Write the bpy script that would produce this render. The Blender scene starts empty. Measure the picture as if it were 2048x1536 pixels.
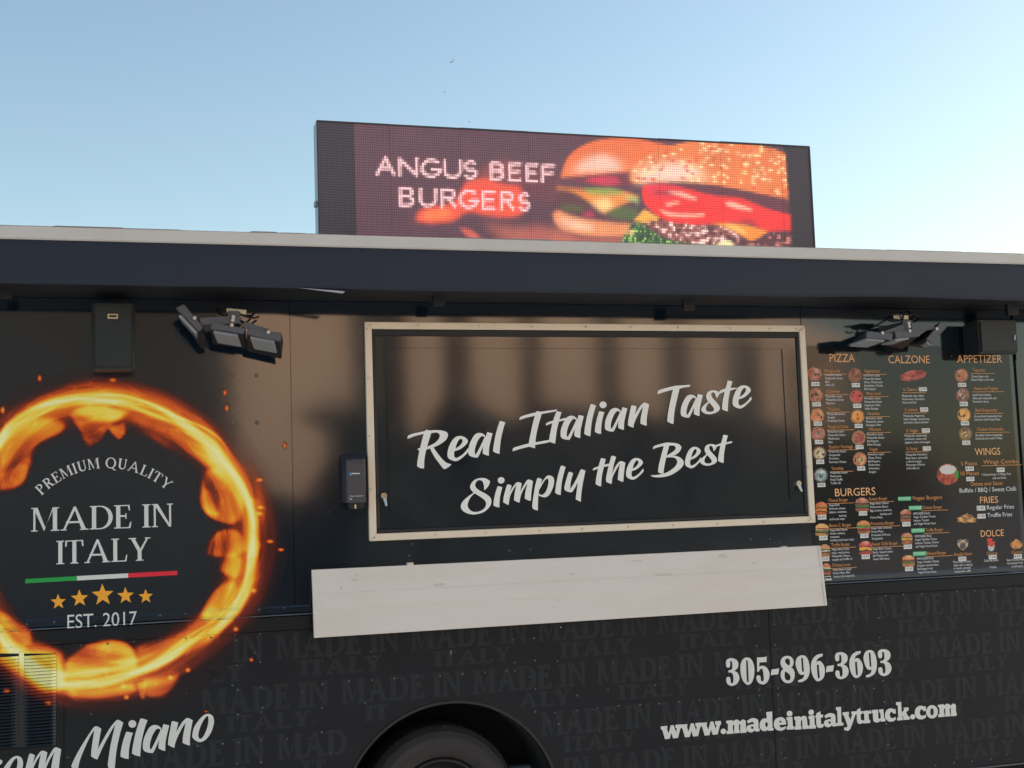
import bpy, bmesh, math, random
import numpy as np
from mathutils import Vector, Matrix
from mathutils.geometry import tessellate_polygon

random.seed(7); rng = np.random.default_rng(7)
scene = bpy.context.scene
COL = scene.collection

# ------------------------------------------------------------------ camera
YAW, PITCH, ROLL, FPX = math.radians(16.9096), math.radians(5.1582), math.radians(-1.9207), 2563.2
SC = 1.05
D = 5.0 * SC                 # metres from the lens to the truck side
H = 1.514 * SC               # lens height
cy, sy, cp, sp = math.cos(YAW), math.sin(YAW), math.cos(PITCH), math.sin(PITCH)
FW = Vector((sy * cp, cy * cp, sp)); R0 = Vector((cy, -sy, 0)); U0 = R0.cross(FW)
cr, sr = math.cos(ROLL), math.sin(ROLL)
RT = cr * R0 + sr * U0; UP = -sr * R0 + cr * U0
cam_d = bpy.data.cameras.new("camera"); cam = bpy.data.objects.new("camera", cam_d); COL.objects.link(cam)
cam_d.sensor_width = 36.0; cam_d.lens = FPX / 2048 * 36.0; cam_d.clip_end = 3000; cam_d.clip_start = 0.05
cam.matrix_world = Matrix(((RT.x, UP.x, -FW.x, 0), (RT.y, UP.y, -FW.y, -D), (RT.z, UP.z, -FW.z, H), (0, 0, 0, 1)))
scene.camera = cam

# ------------------------------------------------------------------ light
SUN_AZ, SUN_EL = math.radians(88), math.radians(25)     # azimuth from +Y towards +X: behind the truck, to the right
w = bpy.data.worlds.new("World"); scene.world = w; w.use_nodes = True
nt = w.node_tree; bg = nt.nodes["Background"]
sky = nt.nodes.new("ShaderNodeTexSky"); sky.sky_type = 'NISHITA'; sky.sun_disc = False
sky.sun_elevation = SUN_EL; sky.sun_rotation = SUN_AZ
sky.air_density = 1.0; sky.dust_density = 1.15; sky.ozone_density = 0.2
wb = nt.nodes.new('ShaderNodeMixRGB'); wb.blend_type = 'MULTIPLY'; wb.inputs[0].default_value = 1.0; wb.inputs[2].default_value = (1.0, 1.04, 0.96, 1)   # the camera's warm white balance, whole sky alike
nt.links.new(sky.outputs[0], wb.inputs[1]); nt.links.new(wb.outputs[0], bg.inputs[0]); bg.inputs[1].default_value = 0.073
sl = bpy.data.lights.new("sun", 'SUN'); sl.energy = 5.0; sl.angle = math.radians(0.5); sl.color = (1.0, 0.86, 0.72)
so = bpy.data.objects.new("sun", sl); COL.objects.link(so)
sd = Vector((math.sin(SUN_AZ) * math.cos(SUN_EL), math.cos(SUN_AZ) * math.cos(SUN_EL), math.sin(SUN_EL)))
so.rotation_euler = sd.to_track_quat('Z', 'Y').to_euler(); so.location = sd * 60
vs = scene.view_settings; vs.view_transform = 'Standard'; vs.look = 'None'; vs.gamma = 1.0; vs.use_curve_mapping = False
EXPO = 1.52
vs.exposure = EXPO

# ------------------------------------------------------------------ helpers
def P(x, y, dep=0.0):
    x, y, dep = float(x), float(y), float(dep)
    """point of the plane `dep` metres in front of the truck side that a picture point shows"""
    d = FW * FPX + (x - 1024) * RT - (y - 768) * UP
    t = (D - dep) / d.y
    return Vector((d.x * t, -dep, H + d.z * t))
def lin(c): return tuple(((v / 255) / 12.92 if v / 255 <= 0.04045 else ((v / 255 + 0.055) / 1.055) ** 2.4) for v in c)
def tag(o, label=None, cat=None, group=None, kind=None):
    if label: o["label"] = label
    if cat: o["category"] = cat
    if group: o["group"] = group
    if kind: o["kind"] = kind
    return o
def attach(o, parent):
    if parent is not None:
        o.parent = parent
        if parent.type == 'EMPTY': o.matrix_parent_inverse = Matrix.Translation(-parent.location)
    return o
def empty(name, loc=(0, 0, 0)):
    o = bpy.data.objects.new(name, None); COL.objects.link(o); o.location = loc; o.empty_display_size = 0.1
    return o
def link(name, me, parent=None, loc=None):
    o = bpy.data.objects.new(name, me); COL.objects.link(o)
    if loc is not None: o.location = loc
    return attach(o, parent)
def mk(name, verts, faces, mat, parent=None, smooth=False, cols=None, domain='POINT', uvs=None):
    me = bpy.data.meshes.new(name); me.from_pydata([tuple(v) for v in verts], [], faces); me.update()
    if mat: me.materials.append(mat)
    if smooth: me.polygons.foreach_set("use_smooth", [True] * len(me.polygons))
    if cols is not None:
        a = me.color_attributes.new("Col", 'FLOAT_COLOR', domain)
        a.data.foreach_set("color", np.asarray(cols, dtype=np.float32).ravel())
    if uvs is not None:
        l = me.uv_layers.new(name="UVMap"); l.data.foreach_set("uv", np.asarray(uvs, dtype=np.float32).ravel())
    return link(name, me, parent)
class MB:
    def __init__(s): s.bm = bmesh.new()
    def box(s, x0, x1, y0, y1, z0, z1, bev=0.0, seg=1):
        r = bmesh.ops.create_cube(s.bm, size=1)
        for v in r['verts']: v.co = Vector((x0 if v.co.x < 0 else x1, y0 if v.co.y < 0 else y1, z0 if v.co.z < 0 else z1))
        if bev: bmesh.ops.bevel(s.bm, geom=list({e for v in r['verts'] for e in v.link_edges}), offset=bev, segments=seg, affect='EDGES', clamp_overlap=True)
        return s
    def hull(s, pts, bev=0.0, seg=1):
        b = bmesh.new(); vs_ = [b.verts.new(p) for p in pts]
        r = bmesh.ops.convex_hull(b, input=vs_); b.verts.ensure_lookup_table()
        for v in [v for v in b.verts if not v.link_faces]: b.verts.remove(v)
        bmesh.ops.dissolve_limit(b, angle_limit=0.02, verts=b.verts[:], edges=b.edges[:])
        if bev: bmesh.ops.bevel(b, geom=b.edges[:], offset=bev, segments=seg, affect='EDGES', clamp_overlap=True)
        me = bpy.data.meshes.new("t"); b.to_mesh(me); b.free(); s.bm.from_mesh(me); bpy.data.meshes.remove(me); return s
    def cyl(s, c, r, d, axis=(0, 1, 0), n=12, r2=None):
        q = Vector(axis).to_track_quat('Z', 'Y').to_matrix().to_4x4()
        bmesh.ops.create_cone(s.bm, cap_ends=True, segments=n, radius1=r, radius2=r if r2 is None else r2, depth=d, matrix=Matrix.Translation(Vector(c)) @ q); return s
    def sphere(s, c, r, sc=(1, 1, 1), n=10):
        bmesh.ops.create_uvsphere(s.bm, u_segments=n, v_segments=max(4, n // 2), radius=r, matrix=Matrix.Translation(Vector(c)) @ Matrix.Diagonal((*sc, 1))); return s
    def tube(s, pts, r, n=6):
        prev = None; pts = [Vector(p) for p in pts]
        for i, p in enumerate(pts):
            t = (pts[min(i + 1, len(pts) - 1)] - pts[max(i - 1, 0)]).normalized(); q = t.to_track_quat('Z', 'Y')
            ring = [s.bm.verts.new(p + q @ Vector((r * math.cos(a), r * math.sin(a), 0))) for a in [2 * math.pi * k / n for k in range(n)]]
            if prev:
                for k in range(n): s.bm.faces.new((prev[k], prev[(k + 1) % n], ring[(k + 1) % n], ring[k]))
            prev = ring
        return s
    def build(s, name, mat, parent=None, smooth=False):
        bmesh.ops.recalc_face_normals(s.bm, faces=s.bm.faces[:])
        me = bpy.data.meshes.new(name); s.bm.to_mesh(me); s.bm.free(); me.materials.append(mat)
        if smooth:
            me.polygons.foreach_set("use_smooth", [True] * len(me.polygons))
            me.set_sharp_from_angle(angle=math.radians(40))
        return link(name, me, parent)

# ------------------------------------------------------------------ materials
def mat(name, col=(0.5, 0.5, 0.5), rough=0.5, metal=0.0, ior=1.5, bump=None, attr=False, alpha=False, vary=None, coat=0.0, stretch=None):
    m = bpy.data.materials.new(name); m.use_nodes = True; n = m.node_tree.nodes; L = m.node_tree.links
    b = n["Principled BSDF"]; b.inputs["Base Color"].default_value = (*col, 1); b.inputs["Roughness"].default_value = rough
    b.inputs["Metallic"].default_value = metal; b.inputs["IOR"].default_value = ior
    if coat: b.inputs["Coat Weight"].default_value = coat; b.inputs["Coat Roughness"].default_value = 0.06
    tc = n.new("ShaderNodeTexCoord")
    if attr:
        a = n.new("ShaderNodeVertexColor"); a.layer_name = "Col"; L.new(a.outputs[0], b.inputs["Base Color"])
        if alpha: L.new(a.outputs[1], b.inputs["Alpha"])
    if vary:                                # (scale, amount, colour2) broad uneven tint, dirt
        sc_, amt, c2 = vary
        no = n.new("ShaderNodeTexNoise"); no.inputs["Scale"].default_value = sc_; no.inputs["Detail"].default_value = 6; no.inputs["Roughness"].default_value = 0.65
        mp = n.new('ShaderNodeMapping'); mp.inputs['Scale'].default_value = stretch or (1, 1, 1); L.new(tc.outputs["Object"], mp.inputs[0]); L.new(mp.outputs[0], no.inputs["Vector"])
        rp = n.new("ShaderNodeValToRGB"); rp.color_ramp.elements[0].position = 0.42; rp.color_ramp.elements[1].position = 0.75
        rp.color_ramp.elements[0].color = (0, 0, 0, 1); rp.color_ramp.elements[1].color = (amt, amt, amt, 1); L.new(no.outputs[0], rp.inputs[0])
        mx = n.new("ShaderNodeMixRGB"); mx.inputs[1].default_value = (*col, 1); mx.inputs[2].default_value = (*c2, 1); L.new(rp.outputs[0], mx.inputs[0])
        if attr: L.new(a.outputs[0], mx.inputs[1])
        L.new(mx.outputs[0], b.inputs["Base Color"])
        rr = n.new("ShaderNodeMath"); rr.operation = 'MULTIPLY_ADD'; rr.inputs[1].default_value = 0.06; rr.inputs[2].default_value = rough; L.new(rp.outputs[0], rr.inputs[0]); L.new(rr.outputs[0], b.inputs["Roughness"])
    if bump:                                # list of (scale, strength, distance)
        prev = None
        for sc_, st, di in bump:
            no = n.new("ShaderNodeTexNoise"); no.inputs["Scale"].default_value = sc_; no.inputs["Detail"].default_value = 3; L.new(tc.outputs["Object"], no.inputs["Vector"])
            bu = n.new("ShaderNodeBump"); bu.inputs["Strength"].default_value = st; bu.inputs["Distance"].default_value = di; L.new(no.outputs[0], bu.inputs["Height"])
            if prev: L.new(prev.outputs[0], bu.inputs["Normal"])
            prev = bu
        L.new(prev.outputs[0], b.inputs["Normal"])
    return m
M = {}
M['gloss'] = mat('black_gloss_vinyl', (0.0050, 0.0115, 0.0200), 0.075, ior=1.7, bump=[(1.6, 0.30, 0.0030), (260, 0.05, 0.0003)], vary=(2.6, 0.35, (0.011, 0.018, 0.026)))
M['satin'] = mat('black_satin_vinyl', (0.0045, 0.0070, 0.0105), 0.28, ior=1.34, bump=[(2.0, 0.25, 0.0030), (220, 0.05, 0.0003)], vary=(3.1, 0.4, (0.013, 0.016, 0.020)))
M['hatch'] = mat('black_hatch_paint', (0.0050, 0.0100, 0.0170), 0.075, ior=1.7, bump=[(1.2, 0.22, 0.0025)], vary=(3.0, 0.3, (0.010, 0.012, 0.017)))
M['menu'] = mat('menu_vinyl', (0.0110, 0.0115, 0.0135), 0.085, ior=1.47, bump=[(1.6, 0.30, 0.0030)])
M['black'] = mat('black_rubber', (0.008, 0.008, 0.010), 0.55)
M['void'] = mat('dark_gap', (0.004, 0.004, 0.004), 0.9)
M['fabric'] = mat('navy_awning_cover', (0.0125, 0.0185, 0.0350), 0.55, ior=1.4, bump=[(2.2, 0.35, 0.02), (400, 0.3, 0.0006)], vary=(1.7, 0.4, (0.022, 0.028, 0.048)))
M['trim'] = mat('white_trim', (0.56, 0.53, 0.50), 0.42, bump=[(6, 0.1, 0.004)], vary=(5, 0.3, (0.40, 0.37, 0.33)))
M['frame'] = mat('brushed_aluminium', (0.72, 0.63, 0.51), 0.36, metal=0.15, vary=(9, 0.4, (0.58, 0.50, 0.41)))
M['shelf'] = mat('white_shelf_enamel', (0.68, 0.625, 0.59), 0.42, metal=0.0, vary=(5.0, 0.75, (0.63, 0.55, 0.49)), stretch=(.35, 1, 2.2), bump=[(3, 0.1, 0.004)])
M['stain'] = mat('grease_stain', (0.34, 0.30, 0.28), 0.5)
M['steel'] = mat('zinc_screw', (0.50, 0.46, 0.42), 0.4, metal=0.5)
M['chrome'] = mat('chrome', (0.75, 0.70, 0.62), 0.16, metal=1.0)
M['rivet'] = mat('painted_rivet', (0.05, 0.052, 0.055), 0.22, ior=1.6)
M['white'] = mat('white_vinyl_lettering', (0.80, 0.79, 0.76), 0.38)
M['milk'] = mat('offwhite_vinyl_lettering', (0.66, 0.67, 0.65), 0.38, vary=(14, 0.35, (0.55, 0.56, 0.54)))
M['ghost'] = mat('grey_watermark_print', (0.0130, 0.0165, 0.0205), 0.30, ior=1.36)
M['orange'] = mat('orange_print', lin((238, 178, 122)), 0.35)
M['amber'] = mat('amber_print', lin((214, 146, 84)), 0.35)
M['text'] = mat('white_print', lin((220, 222, 226)), 0.35)
M['green'] = mat('green_print', lin((22, 150, 66)), 0.35)
M['mint'] = mat('mint_green_print', lin((70, 190, 130)), 0.35)
M['red'] = mat('red_print', lin((215, 30, 55)), 0.35)
M['star'] = mat('gold_print', lin((240, 165, 45)), 0.35)
M['sticker'] = mat('white_paper_sticker', (0.74, 0.73, 0.70), 0.6)
M['ink'] = mat('black_ink', (0.03, 0.03, 0.03), 0.6)
M['print'] = mat('colour_print', attr=True, rough=0.32)
M['flame'] = mat('flame_print', attr=True, alpha=True, rough=0.22)
M['lamp'] = mat('grey_lamp_housing', (0.075, 0.076, 0.092), 0.45, bump=[(300, 0.15, 0.0004)])
M['lampd'] = mat('dark_lamp_housing', (0.012, 0.013, 0.016), 0.4)
M['lens'] = mat('frosted_lens', (0.24, 0.25, 0.26), 0.3, coat=0.6)
M['cream'] = mat('cream_junction_box', (0.62, 0.53, 0.36), 0.45)
M['spk'] = mat('speaker_grille', (0.009, 0.011, 0.013), 0.55, bump=[(900, 0.5, 0.001)])
M['spk2'] = mat('speaker_case', (0.016, 0.021, 0.025), 0.45)
M['gold'] = mat('gold_badge', (0.60, 0.47, 0.26), 0.35, metal=0.5)
M['disp'] = mat('charcoal_plastic', (0.045, 0.045, 0.058), 0.4, bump=[(200, 0.1, 0.0004)])
M['blue'] = mat('blue_print', lin((60, 150, 200)), 0.4)
M['tyre'] = mat('dusty_tyre_rubber', (0.030, 0.0265, 0.0260), 0.8, bump=[(60, 0.25, 0.002)], vary=(6, 0.5, (0.050, 0.043, 0.041)))
M['rim'] = mat('dark_steel_rim', (0.03, 0.03, 0.032), 0.5, metal=0.4)
M['bead'] = mat('rail_highlight_paint', (0.105, 0.125, 0.16), 0.25, vary=(30, 0.6, (0.04, 0.05, 0.07)), stretch=(.2, 1, 1))  # sky highlight along the rail, put into a paler, broken base colour
M['tank'] = mat('blue_grey_tank', (0.14, 0.20, 0.24), 0.4, vary=(12, 0.6, (0.05, 0.06, 0.07)))
M['roofm'] = mat('roof_coating', (0.10, 0.09, 0.10), 0.7)
M['cab'] = mat('grey_cabinet', (0.30, 0.34, 0.40), 0.4, metal=0.3)
M['cabd'] = mat('dark_cabinet_edge', (0.045, 0.040, 0.045), 0.5)
M['asphalt'] = mat('pale_concrete', (0.285, 0.295, 0.31), 0.85, bump=[(40, 0.5, 0.01)], vary=(0.6, 0.5, (0.22, 0.225, 0.235)))
M['stucco'] = mat('tan_stucco', (0.72, 0.50, 0.35), 0.85, bump=[(30, 0.4, 0.01)], vary=(0.7, 0.4, (0.62, 0.43, 0.28)))
M['glass'] = mat('dark_window_glass', (0.02, 0.022, 0.026), 0.15)
M['leaf'] = mat('dark_foliage', (0.018, 0.022, 0.016), 0.8, bump=[(6, 1.0, 0.3)], vary=(1.5, 0.7, (0.010, 0.013, 0.010)))
M['bark'] = mat('bark', (0.07, 0.05, 0.035), 0.85)
M['bird'] = mat('dark_feathers', (0.10, 0.10, 0.11), 0.8)

# ------------------------------------------------------------------ outline lettering
def smooth(pts, sub=4):
    n = len(pts); V = [np.array(p, float) for p in pts]; corner = []
    for i in range(n):
        a = V[i] - V[i - 1]; b = V[(i + 1) % n] - V[i]
        ca = a @ b / (np.hypot(*a) * np.hypot(*b) + 1e-9); corner.append(ca < 0.52)
    out = []
    for i in range(n):
        p0, p1, p2, p3 = V[i - 1], V[i], V[(i + 1) % n], V[(i + 2) % n]; d = p2 - p1; ld = np.hypot(*d)
        m1 = d if corner[i] else (p2 - p0) / 2; m2 = d if corner[(i + 1) % n] else (p3 - p1) / 2
        for m_ in (m1, m2):
            l_ = np.hypot(*m_)
            if l_ > ld * 1.25: m_ *= ld * 1.25 / l_
        ns = 1 if (corner[i] and corner[(i + 1) % n]) else sub
        for k in range(ns):
            t = k / ns; h1 = 2 * t**3 - 3 * t**2 + 1; h2 = t**3 - 2 * t**2 + t; h3 = -2 * t**3 + 3 * t**2; h4 = t**3 - t**2
            out.append(h1 * p1 + h2 * m1 + h3 * p2 + h4 * m2)
    return out
def circ(cx, cy_, rx, ry=None, n=14, tilt=0.0):
    ry = rx if ry is None else ry
    return [(cx + rx * math.cos(2 * math.pi * k / n) * math.cos(tilt) - ry * math.sin(2 * math.pi * k / n) * math.sin(tilt),
             cy_ + rx * math.cos(2 * math.pi * k / n) * math.sin(tilt) + ry * math.sin(2 * math.pi * k / n) * math.cos(tilt)) for k in range(n)]
class Sheet:
    """flat lettering collected into one mesh; each piece lies a hair above the one before"""
    def __init__(s, dep, fn=None): s.dep = dep; s.v = []; s.f = []; s.k = 0; s.fn = fn
    def poly(s, contours, sm=True, raw=False):
        s.k += 1; dep = s.dep + 5e-5 * (s.k % 12); cs = []
        for c in contours:
            c = smooth(c) if sm else c
            cs.append([Vector(q) if raw else P(q[0], q[1], dep) for q in c])
        flat = [p for c in cs for p in c]; tr = tessellate_polygon([[Vector((p.x, p.z, 0)) for p in c] for c in cs]); b0 = len(s.v)
        for p in flat:
            d2 = (s.fn(p.z) + dep) if s.fn else dep
            s.v.append((p.x, -d2, p.z))
        for a, b, c in tr:
            A, B, C_ = flat[a], flat[b], flat[c]
            n_ = (B.x - A.x) * (C_.z - A.z) - (B.z - A.z) * (C_.x - A.x)
            s.f.append((b0 + a, b0 + b, b0 + c) if n_ > 0 else (b0 + a, b0 + c, b0 + b))
    def build(s, name, m, parent, label=None):
        if s.fn:                                  # cut along the folds of the skin, then lay every point on it
            b = bmesh.new(); vv = [b.verts.new((q[0], 0, q[2])) for q in s.v]; dv = {}
            for q in s.f:
                try: b.faces.new([vv[i] for i in q])
                except ValueError: pass
            for zc_ in (Z_RT, Z_RT - .006, Z_RB + .012, Z_RB + .006, Z_RB + .0015, Z_RB, Z_SEAM): bmesh.ops.bisect_plane(b, geom=b.verts[:] + b.edges[:] + b.faces[:], plane_co=(0, 0, zc_), plane_no=(0, 0, 1), dist=1e-6)
            b.verts.index_update(); s.v = [(q.co.x, -(s.dep + s.fn(q.co.z) + .0004), q.co.z) for q in b.verts]; s.f = [tuple(l.vert.index for l in q.loops) for q in b.faces]; b.free()
        o = mk(name, s.v, s.f, m, parent)
        if label: o["label"] = label
        return o
def xf(ox, oy, s_): return lambda p: (ox + p[0] / s_, oy + p[1] / s_)
def mapc(contours, f): return [[f(p) for p in c] for c in contours]
def bbox(contours):
    xs = [p[0] for c in contours for p in c]; ys = [p[1] for c in contours for p in c]; return min(xs), min(ys), max(xs), max(ys)
def fit(glyph, box, f):
    """glyph: list of polys (each a list of contours) -> same, fitted into box of the zoom f"""
    x0, y0, x1, y1 = bbox([c for p in glyph for c in p]); X0, Y0, X1, Y1 = box
    g = lambda p: f((X0 + (p[0] - x0) / (x1 - x0) * (X1 - X0), Y0 + (p[1] - y0) / (y1 - y0) * (Y1 - Y0)))
    return [mapc(p, g) for p in glyph]
# brush script
Z1, Z2, Z3, Z4 = xf(800, 840, 7.68), xf(1000, 790, 7.68), xf(1180, 760, 10.97), xf(1300, 740, 9.309)
Z5, Z6, Z7, Z8 = xf(900, 930, 7.314), xf(1170, 860, 6.4), xf(0, 1400, 8.192), xf(200, 1400, 8.192)
g_R = [[[(395,150),(490,165),(440,330),(405,450),(375,600),(370,745),(310,738),(262,710),(270,620),(300,460),(340,300),(365,215)]],
       [[(115,290),(125,240),(200,210),(300,188),(400,165),(400,190),(365,212),(250,240)]],
       [[(440,160),(560,155),(660,165),(720,190),(737,235),(705,305),(620,370),(520,418),(400,455),(300,490),(268,440),(330,425),(420,408),(520,360),(580,310),(610,255),(600,212),(560,192),(470,200)]],
       [[(510,410),(560,490),(640,590),(710,655),(790,680),(750,720),(690,752),(660,740),(590,650),(520,550),(455,430)]]]
g_e = [[[(1055,480),(1000,540),(930,600),(860,632),(790,615),(740,580),(728,520),(745,430),(790,330),(850,265),(920,245),(985,260),(1035,300),(1038,345),(990,400),(920,450),(835,480),(830,540),(845,575),(870,582),(940,545),(1000,490),(1045,430)],
        [(852,440),(870,370),(905,305),(935,285),(958,300),(955,345),(910,400)]]]
g_a = [[[(1310,250),(1270,210),(1210,198),(1150,225),(1100,300),(1060,400),(1050,500),(1065,545),(1120,570),(1190,578),(1220,530),(1270,420),(1310,330)],
        [(1300,265),(1270,245),(1235,262),(1190,330),(1155,430),(1148,510),(1165,530),(1200,470),(1250,370)]],
       [[(1340,185),(1422,205),(1400,290),(1370,430),(1365,550),(1310,535),(1270,515),(1275,430),(1300,310)]]]
g_l = [[[(1530,20),(1555,15),(1618,38),(1580,160),(1545,330),(1528,520),(1470,505),(1428,480),(1440,380),(1475,200)]]]
g_I = [[[(295,385),(310,340),(400,305),(550,268),(875,222),(870,248),(800,262),(650,290),(530,320),(400,350)]],
       [[(555,250),(600,250),(645,275),(600,430),(560,600),(540,760),(540,818),(490,805),(435,790),(450,690),(500,450),(540,300)]],
       [[(193,865),(205,815),(300,782),(440,745),(540,728),(750,690),(765,722),(690,740),(540,768),(440,795),(300,832)]]]
g_t = [[[(870,250),(945,262),(915,370),(870,560),(848,745),(800,735),(752,712),(765,620),(800,450),(840,320)]],
       [[(705,470),(715,430),(820,392),(910,378),(1000,350),(1020,370),(990,390),(900,408),(810,430)]]]
g_i = [[[(200,690),(225,685),(315,708),(280,830),(250,1000),(243,1185),(180,1175),(105,1140),(115,1020),(150,850)]]]
g_n = [[[(900,565),(930,555),(1025,580),(985,760),(1030,680),(1100,570),(1180,500),(1230,505),(1297,540),(1270,680),(1245,850),(1243,1005),(1170,985),(1105,955),(1115,820),(1165,580),(1110,660),(1020,830),(965,970),(955,1045),(890,1025),(830,990),(840,880),(870,720)]]]
g_T = [[[(138,450),(155,385),(300,335),(480,295),(750,275),(735,310),(640,325),(540,350),(400,372),(250,415)]],
       [[(455,290),(550,310),(550,345),(500,560),(455,780),(437,1005),(380,990),(320,955),(335,800),(380,560),(425,370)]]]
g_s = [[[(1230,525),(1215,460),(1190,420),(1160,415),(1140,440),(1150,500),(1200,560),(1270,640),(1300,700),(1280,760),(1200,805),(1100,825),(1010,805),(955,755),(965,700),(1010,650),(1080,590),(1050,530),(1045,470),(1080,410),(1150,380),(1230,385),(1300,420),(1280,470),(1250,510)],
        [(1100,605),(1150,660),(1190,720),(1180,765),(1120,780),(1060,765),(1040,720),(1060,660)]]]
g_ts = [[[(1445,195),(1535,212),(1500,340),(1460,560),(1448,770),(1390,755),(1338,725),(1350,600),(1390,400)]]]
g_S = [[[(500,372),(495,300),(475,240),(440,222),(400,230),(370,275),(375,320),(420,365),(520,420),(590,475),(606,540),(580,610),(500,685),(400,718),(300,720),(200,680),(158,620),(175,550),(240,480),(345,405),(300,350),(300,290),(350,225),(430,192),(520,195),(585,235),(575,280),(540,335)],
        [(362,415),(450,470),(515,525),(525,590),(490,645),(420,680),(345,685),(285,650),(258,590),(280,510),(320,450)]]]
g_m = [[[(835,290),(855,283),(902,300),(875,395),(920,320),(970,258),(1010,252),(1050,270),(1025,395),(1070,310),(1125,225),(1160,212),(1215,235),(1195,370),(1180,525),(1140,515),(1092,490),(1105,380),(1135,265),(1080,350),(1035,450),(1018,550),(980,540),(935,515),(945,420),(972,290),(920,370),(875,470),(858,585),(820,570),(778,545),(785,470),(810,370)]]]
g_p = [[[(1275,195),(1300,190),(1350,210),(1310,330),(1290,480),(1285,665),(1245,655),(1205,625),(1210,530),(1240,330)]],
       [[(1310,310),(1360,230),(1410,165),(1450,152),(1500,170),(1523,215),(1515,300),(1480,390),(1440,450),(1390,472),(1330,462),(1285,435),(1300,420),(1340,438),(1390,405),(1425,330),(1442,240),(1430,195),(1395,215),(1345,290),(1310,360)]]]
g_y = [[[(1735,108),(1755,100),(1803,120),(1770,230),(1755,355),(1800,290),(1860,180),(1910,70),(1935,65),(1982,82),(1945,260),(1920,430),(1915,537),(1880,525),(1838,500),(1850,400),(1870,250),(1830,330),(1785,395),(1740,395),(1690,375),(1672,345),(1685,270),(1710,180)]]]
g_th = [[[(205,358),(265,370),(240,480),(215,600),(206,722),(170,712),(135,690),(145,600),(175,460)]],
        [[(98,520),(110,490),(180,462),(240,445),(310,430),(305,462),(230,475),(170,495)]],
        [[(335,335),(360,330),(398,345),(370,440),(345,560),(400,450),(445,402),(480,402),(517,420),(500,540),(490,665),(455,655),(418,635),(428,540),(448,430),(400,510),(355,600),(340,690),(305,680),(270,655),(275,580),(305,450)]]]
g_B = [[[(868,245),(880,210),(960,180),(1060,158),(1080,190),(1010,205),(940,220)]],
       [[(1020,160),(1080,195),(1045,330),(1015,470),(1003,565),(965,555),(935,540),(945,450),(985,290),(1010,200)]],
       [[(1040,160),(1130,165),(1200,180),(1235,215),(1220,265),(1170,310),(1120,330),(1040,350),(1045,330),(1100,295),(1150,255),(1160,225),(1140,200),(1060,195)]],
       [[(1100,330),(1180,335),(1240,370),(1265,415),(1245,470),(1180,530),(1090,580),(980,605),(880,602),(835,580),(920,575),(1000,560),(1080,525),(1150,470),(1180,415),(1165,370),(1120,350),(1040,352)]]]
g_M = [[[(1165,1085),(1230,940),(1330,760),(1450,570),(1530,455),(1570,430),(1620,445),(1660,475),(1635,600),(1605,800),(1700,630),(1800,460),(1890,350),(1940,325),(2020,370),(1960,580),(1910,820),(1885,1060),(1880,1200),(1820,1150),(1768,1085),(1780,950),(1820,700),(1890,400),(1830,500),(1700,740),(1595,975),(1540,955),(1490,920),(1505,760),(1545,490),(1470,610),(1370,830),(1300,1020),(1270,1200),(1210,1150)]]]
g_o = [[[(1515,560),(1540,450),(1610,340),(1690,255),(1770,225),(1840,255),(1868,330),(1855,430),(1810,550),(1730,650),(1640,690),(1560,660),(1515,610)],
        [(1610,590),(1630,480),(1680,360),(1740,275),(1770,262),(1778,320),(1765,420),(1720,550),(1665,630),(1630,635)]]]
def put(sheet, glyph, f, box=None):
    for p in (fit(glyph, box, f) if box else [mapc(q, f) for q in glyph]): sheet.poly(p)
# condensed digits and slab letters
Z9, Z10, Z11, Z12 = xf(1430, 1280, 10.24), xf(1600, 1280, 10.24), xf(1310, 1400, 6.606), xf(1610, 1380, 6.606)
d_3 = [[[(225,500),(225,440),(260,390),(345,372),(430,400),(475,460),(475,540),(445,595),(395,630),(460,670),(498,750),(490,830),(440,905),(350,940),(280,920),(240,870),(230,800),(245,765),(280,755),(310,775),(318,820),(325,875),(345,888),(370,870),(378,800),(370,720),(350,680),(325,665),(285,668),(270,635),(285,620),(330,610),(355,570),(355,500),(345,440),(325,425),(308,445),(310,500),(300,550),(265,570),(235,545)]]]
d_0 = [[[(660,358),(720,375),(770,440),(800,530),(808,640),(795,760),(760,860),(715,905),(670,918),(620,890),(570,830),(535,730),(522,620),(525,510),(550,430),(595,375)],
        [(650,408),(668,420),(675,500),(690,850),(675,868),(655,850),(645,700),(637,430)]]]
d_5 = [[[(860,360),(1020,348),(1060,335),(1055,450),(910,460),(905,550),(960,525),(1040,550),(1095,620),(1118,700),(1105,790),(1070,860),(1015,905),(960,908),(895,880),(860,830),(848,770),(862,730),(895,722),(930,745),(938,820),(955,850),(980,850),(998,810),(995,720),(980,620),(960,588),(935,590),(910,620),(895,655),(865,650)]]]
d_h = [[[(1160,605),(1260,590),(1312,580),(1305,640),(1290,705),(1210,710),(1150,725),(1148,680)]]]
d_8 = [[[(1475,325),(1550,340),(1600,400),(1608,470),(1590,530),(1560,560),(1605,600),(1630,670),(1630,750),(1600,830),(1550,875),(1490,885),(1420,865),(1370,810),(1345,740),(1350,660),(1375,615),(1400,595),(1360,540),(1340,470),(1355,400),(1400,345)],
        [(1480,378),(1520,395),(1535,440),(1530,500),(1510,525),(1460,485),(1435,440),(1445,395)],
        [(1440,640),(1500,680),(1540,730),(1545,790),(1520,825),(1480,825),(1440,800),(1425,740),(1428,680)]]]
d_9 = [[[(1790,312),(1860,335),(1905,410),(1930,500),(1940,600),(1930,700),(1895,780),(1840,830),(1770,860),(1705,862),(1700,825),(1760,805),(1810,770),(1828,700),(1790,715),(1735,700),(1690,630),(1660,540),(1650,470),(1670,385),(1720,330)],
        [(1785,360),(1800,380),(1812,520),(1820,640),(1800,655),(1785,640),(1770,480),(1765,375)]]]
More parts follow.
